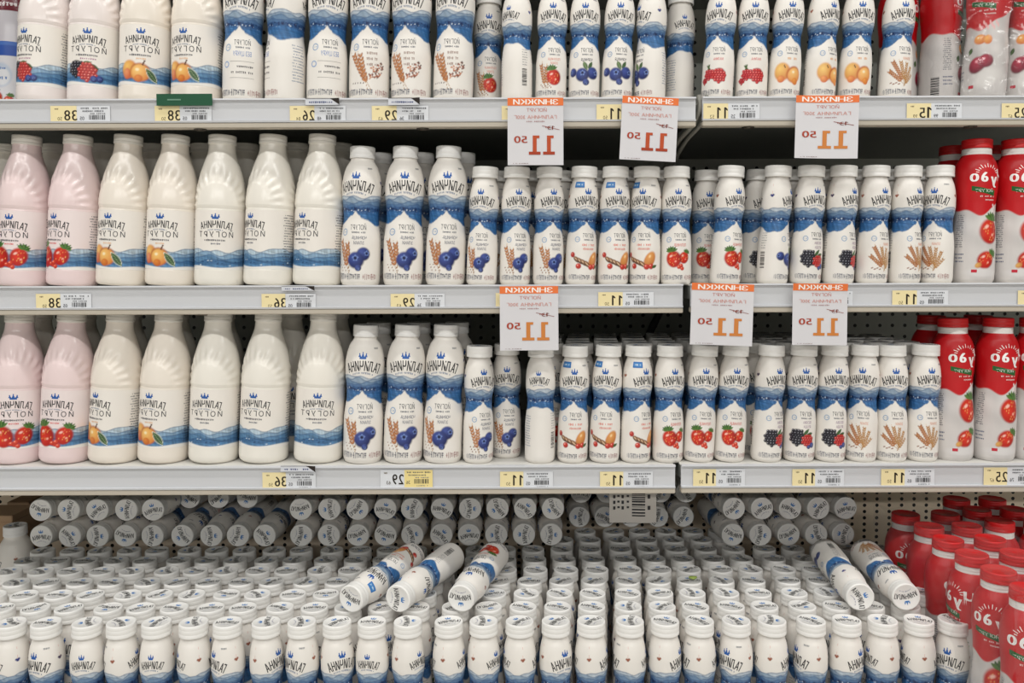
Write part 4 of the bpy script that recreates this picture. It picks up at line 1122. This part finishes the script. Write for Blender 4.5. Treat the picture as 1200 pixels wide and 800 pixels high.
tag(o, 'white barcode card hanging before the recessed stack of lying bottles', 'card')
for off, rr in ((0, .0035), (.03, .003)):
    P = [at(819 + off * 300, 112, 1.215), at(820 + off * 200, 128, 1.21), at(812 + off * 300, 146, 1.225), at(796 + off * 300, 164, 1.26), at(784 + off * 300, 184, 1.31), at(778 + off * 300, 203, 1.40), at(770, 240, 1.6)]
    Q = []
    for i in range(len(P) - 1):
        for t in np.linspace(0, 1, 6, endpoint=False):
            p0, p1, p2, p3 = P[max(i - 1, 0)], P[i], P[i + 1], P[min(i + 2, len(P) - 1)]
            Q.append(.5 * ((2 * p1) + (p2 - p0) * t + (2 * p0 - 5 * p1 + 4 * p2 - p3) * t * t + (3 * p1 - p0 - 3 * p2 + p3) * t ** 3))
    V, Fc = tube(Q, rr, 10)
    o = link_mesh('cable', mesh('cable', V, Fc, mat('grey_cable', (128, 126, 118), .4))); tag(o, ('thick' if rr > .0032 else 'thin') + ' grey cable hanging in the gap between the upper shelf runs', 'cable', 'cables between the shelf runs')
V, Fc = tube([at(775, 362, 1.5), at(770, 372, 1.5), at(764, 384, 1.5), at(758, 398, 1.5), at(756, 420, 1.5)], .007, 12)
o = link_mesh('cable', mesh('cable', V, Fc, M_DARK)); tag(o, 'thick black cable before the back panel under the second shelf', 'cable')
# leaf scrap on a cap
p = at(812, 681, 1.257)
V = [(0, -.006, 0), (.006, -.002, .001), (.007, .003, .0015), (0, .006, .001), (-.006, .002, .002), (-.007, -.003, .001), (0, 0, .0025)]
V2 = [(a_, b_, c_ - .0005) for a_, b_, c_ in V]
Fc = [(i, (i + 1) % 6, 6) for i in range(6)] + [((i + 1) % 6 + 7, i + 7, 13) for i in range(6)] + [(i, i + 7, (i + 1) % 6 + 7, (i + 1) % 6) for i in range(6)]
o = link_mesh('paper_scrap', mesh('paper_scrap', V + V2, Fc, mat('green_scrap', (168, 190, 96), .6)))
o.location = (p.x, 1.257, CT + .0008); tag(o, 'small green scrap lying on a white cap', 'scrap')
# left edge: a medium bottle in shade beside the far-left stack, and two cartons
x = at(18, 620, 1.44).x
bottle('m_plain', 'white capped bottle standing in shade left of the far-left stack', None, (x, 1.44, DECK), 2.1, 0)
M_CARTON = mat('carton_board', (168, 140, 112), 0.8, 0.1, noise=0.08, scale=20)
for a, b, Y, py, lab in ((9, 33, 1.56, 588, 'brown carton behind the shaded capped bottle, lower left edge'), (-30, 14, 1.485, 604, 'brown carton at the left picture edge below the third shelf')):
    p0, p1 = at(a, py, Y), at(b, py, Y)
    o = thing('carton', lab, 'carton', ((p0.x + p1.x) / 2, Y, DECK)); w = (p1.x - p0.x) / 2; h = p0.z - DECK
    link_mesh('box', box_mesh('box', -w, w, 0, .07, 0, h - .012, M_CARTON, .001), o)
    link_mesh('lid', box_mesh('lid', -w - .001, w + .001, -.001, .071, h - .0118, h, M_CARTON, .001), o)
# top left corner: a bottle with a blue banded label behind the first berry bottle
x = at(17, 100, 1.335).x
bottle('k_collar', 'lavender bottle with dark red collar and blue banded label, top left corner', None, (x, 1.335, ZS[0]), -.1, .03)
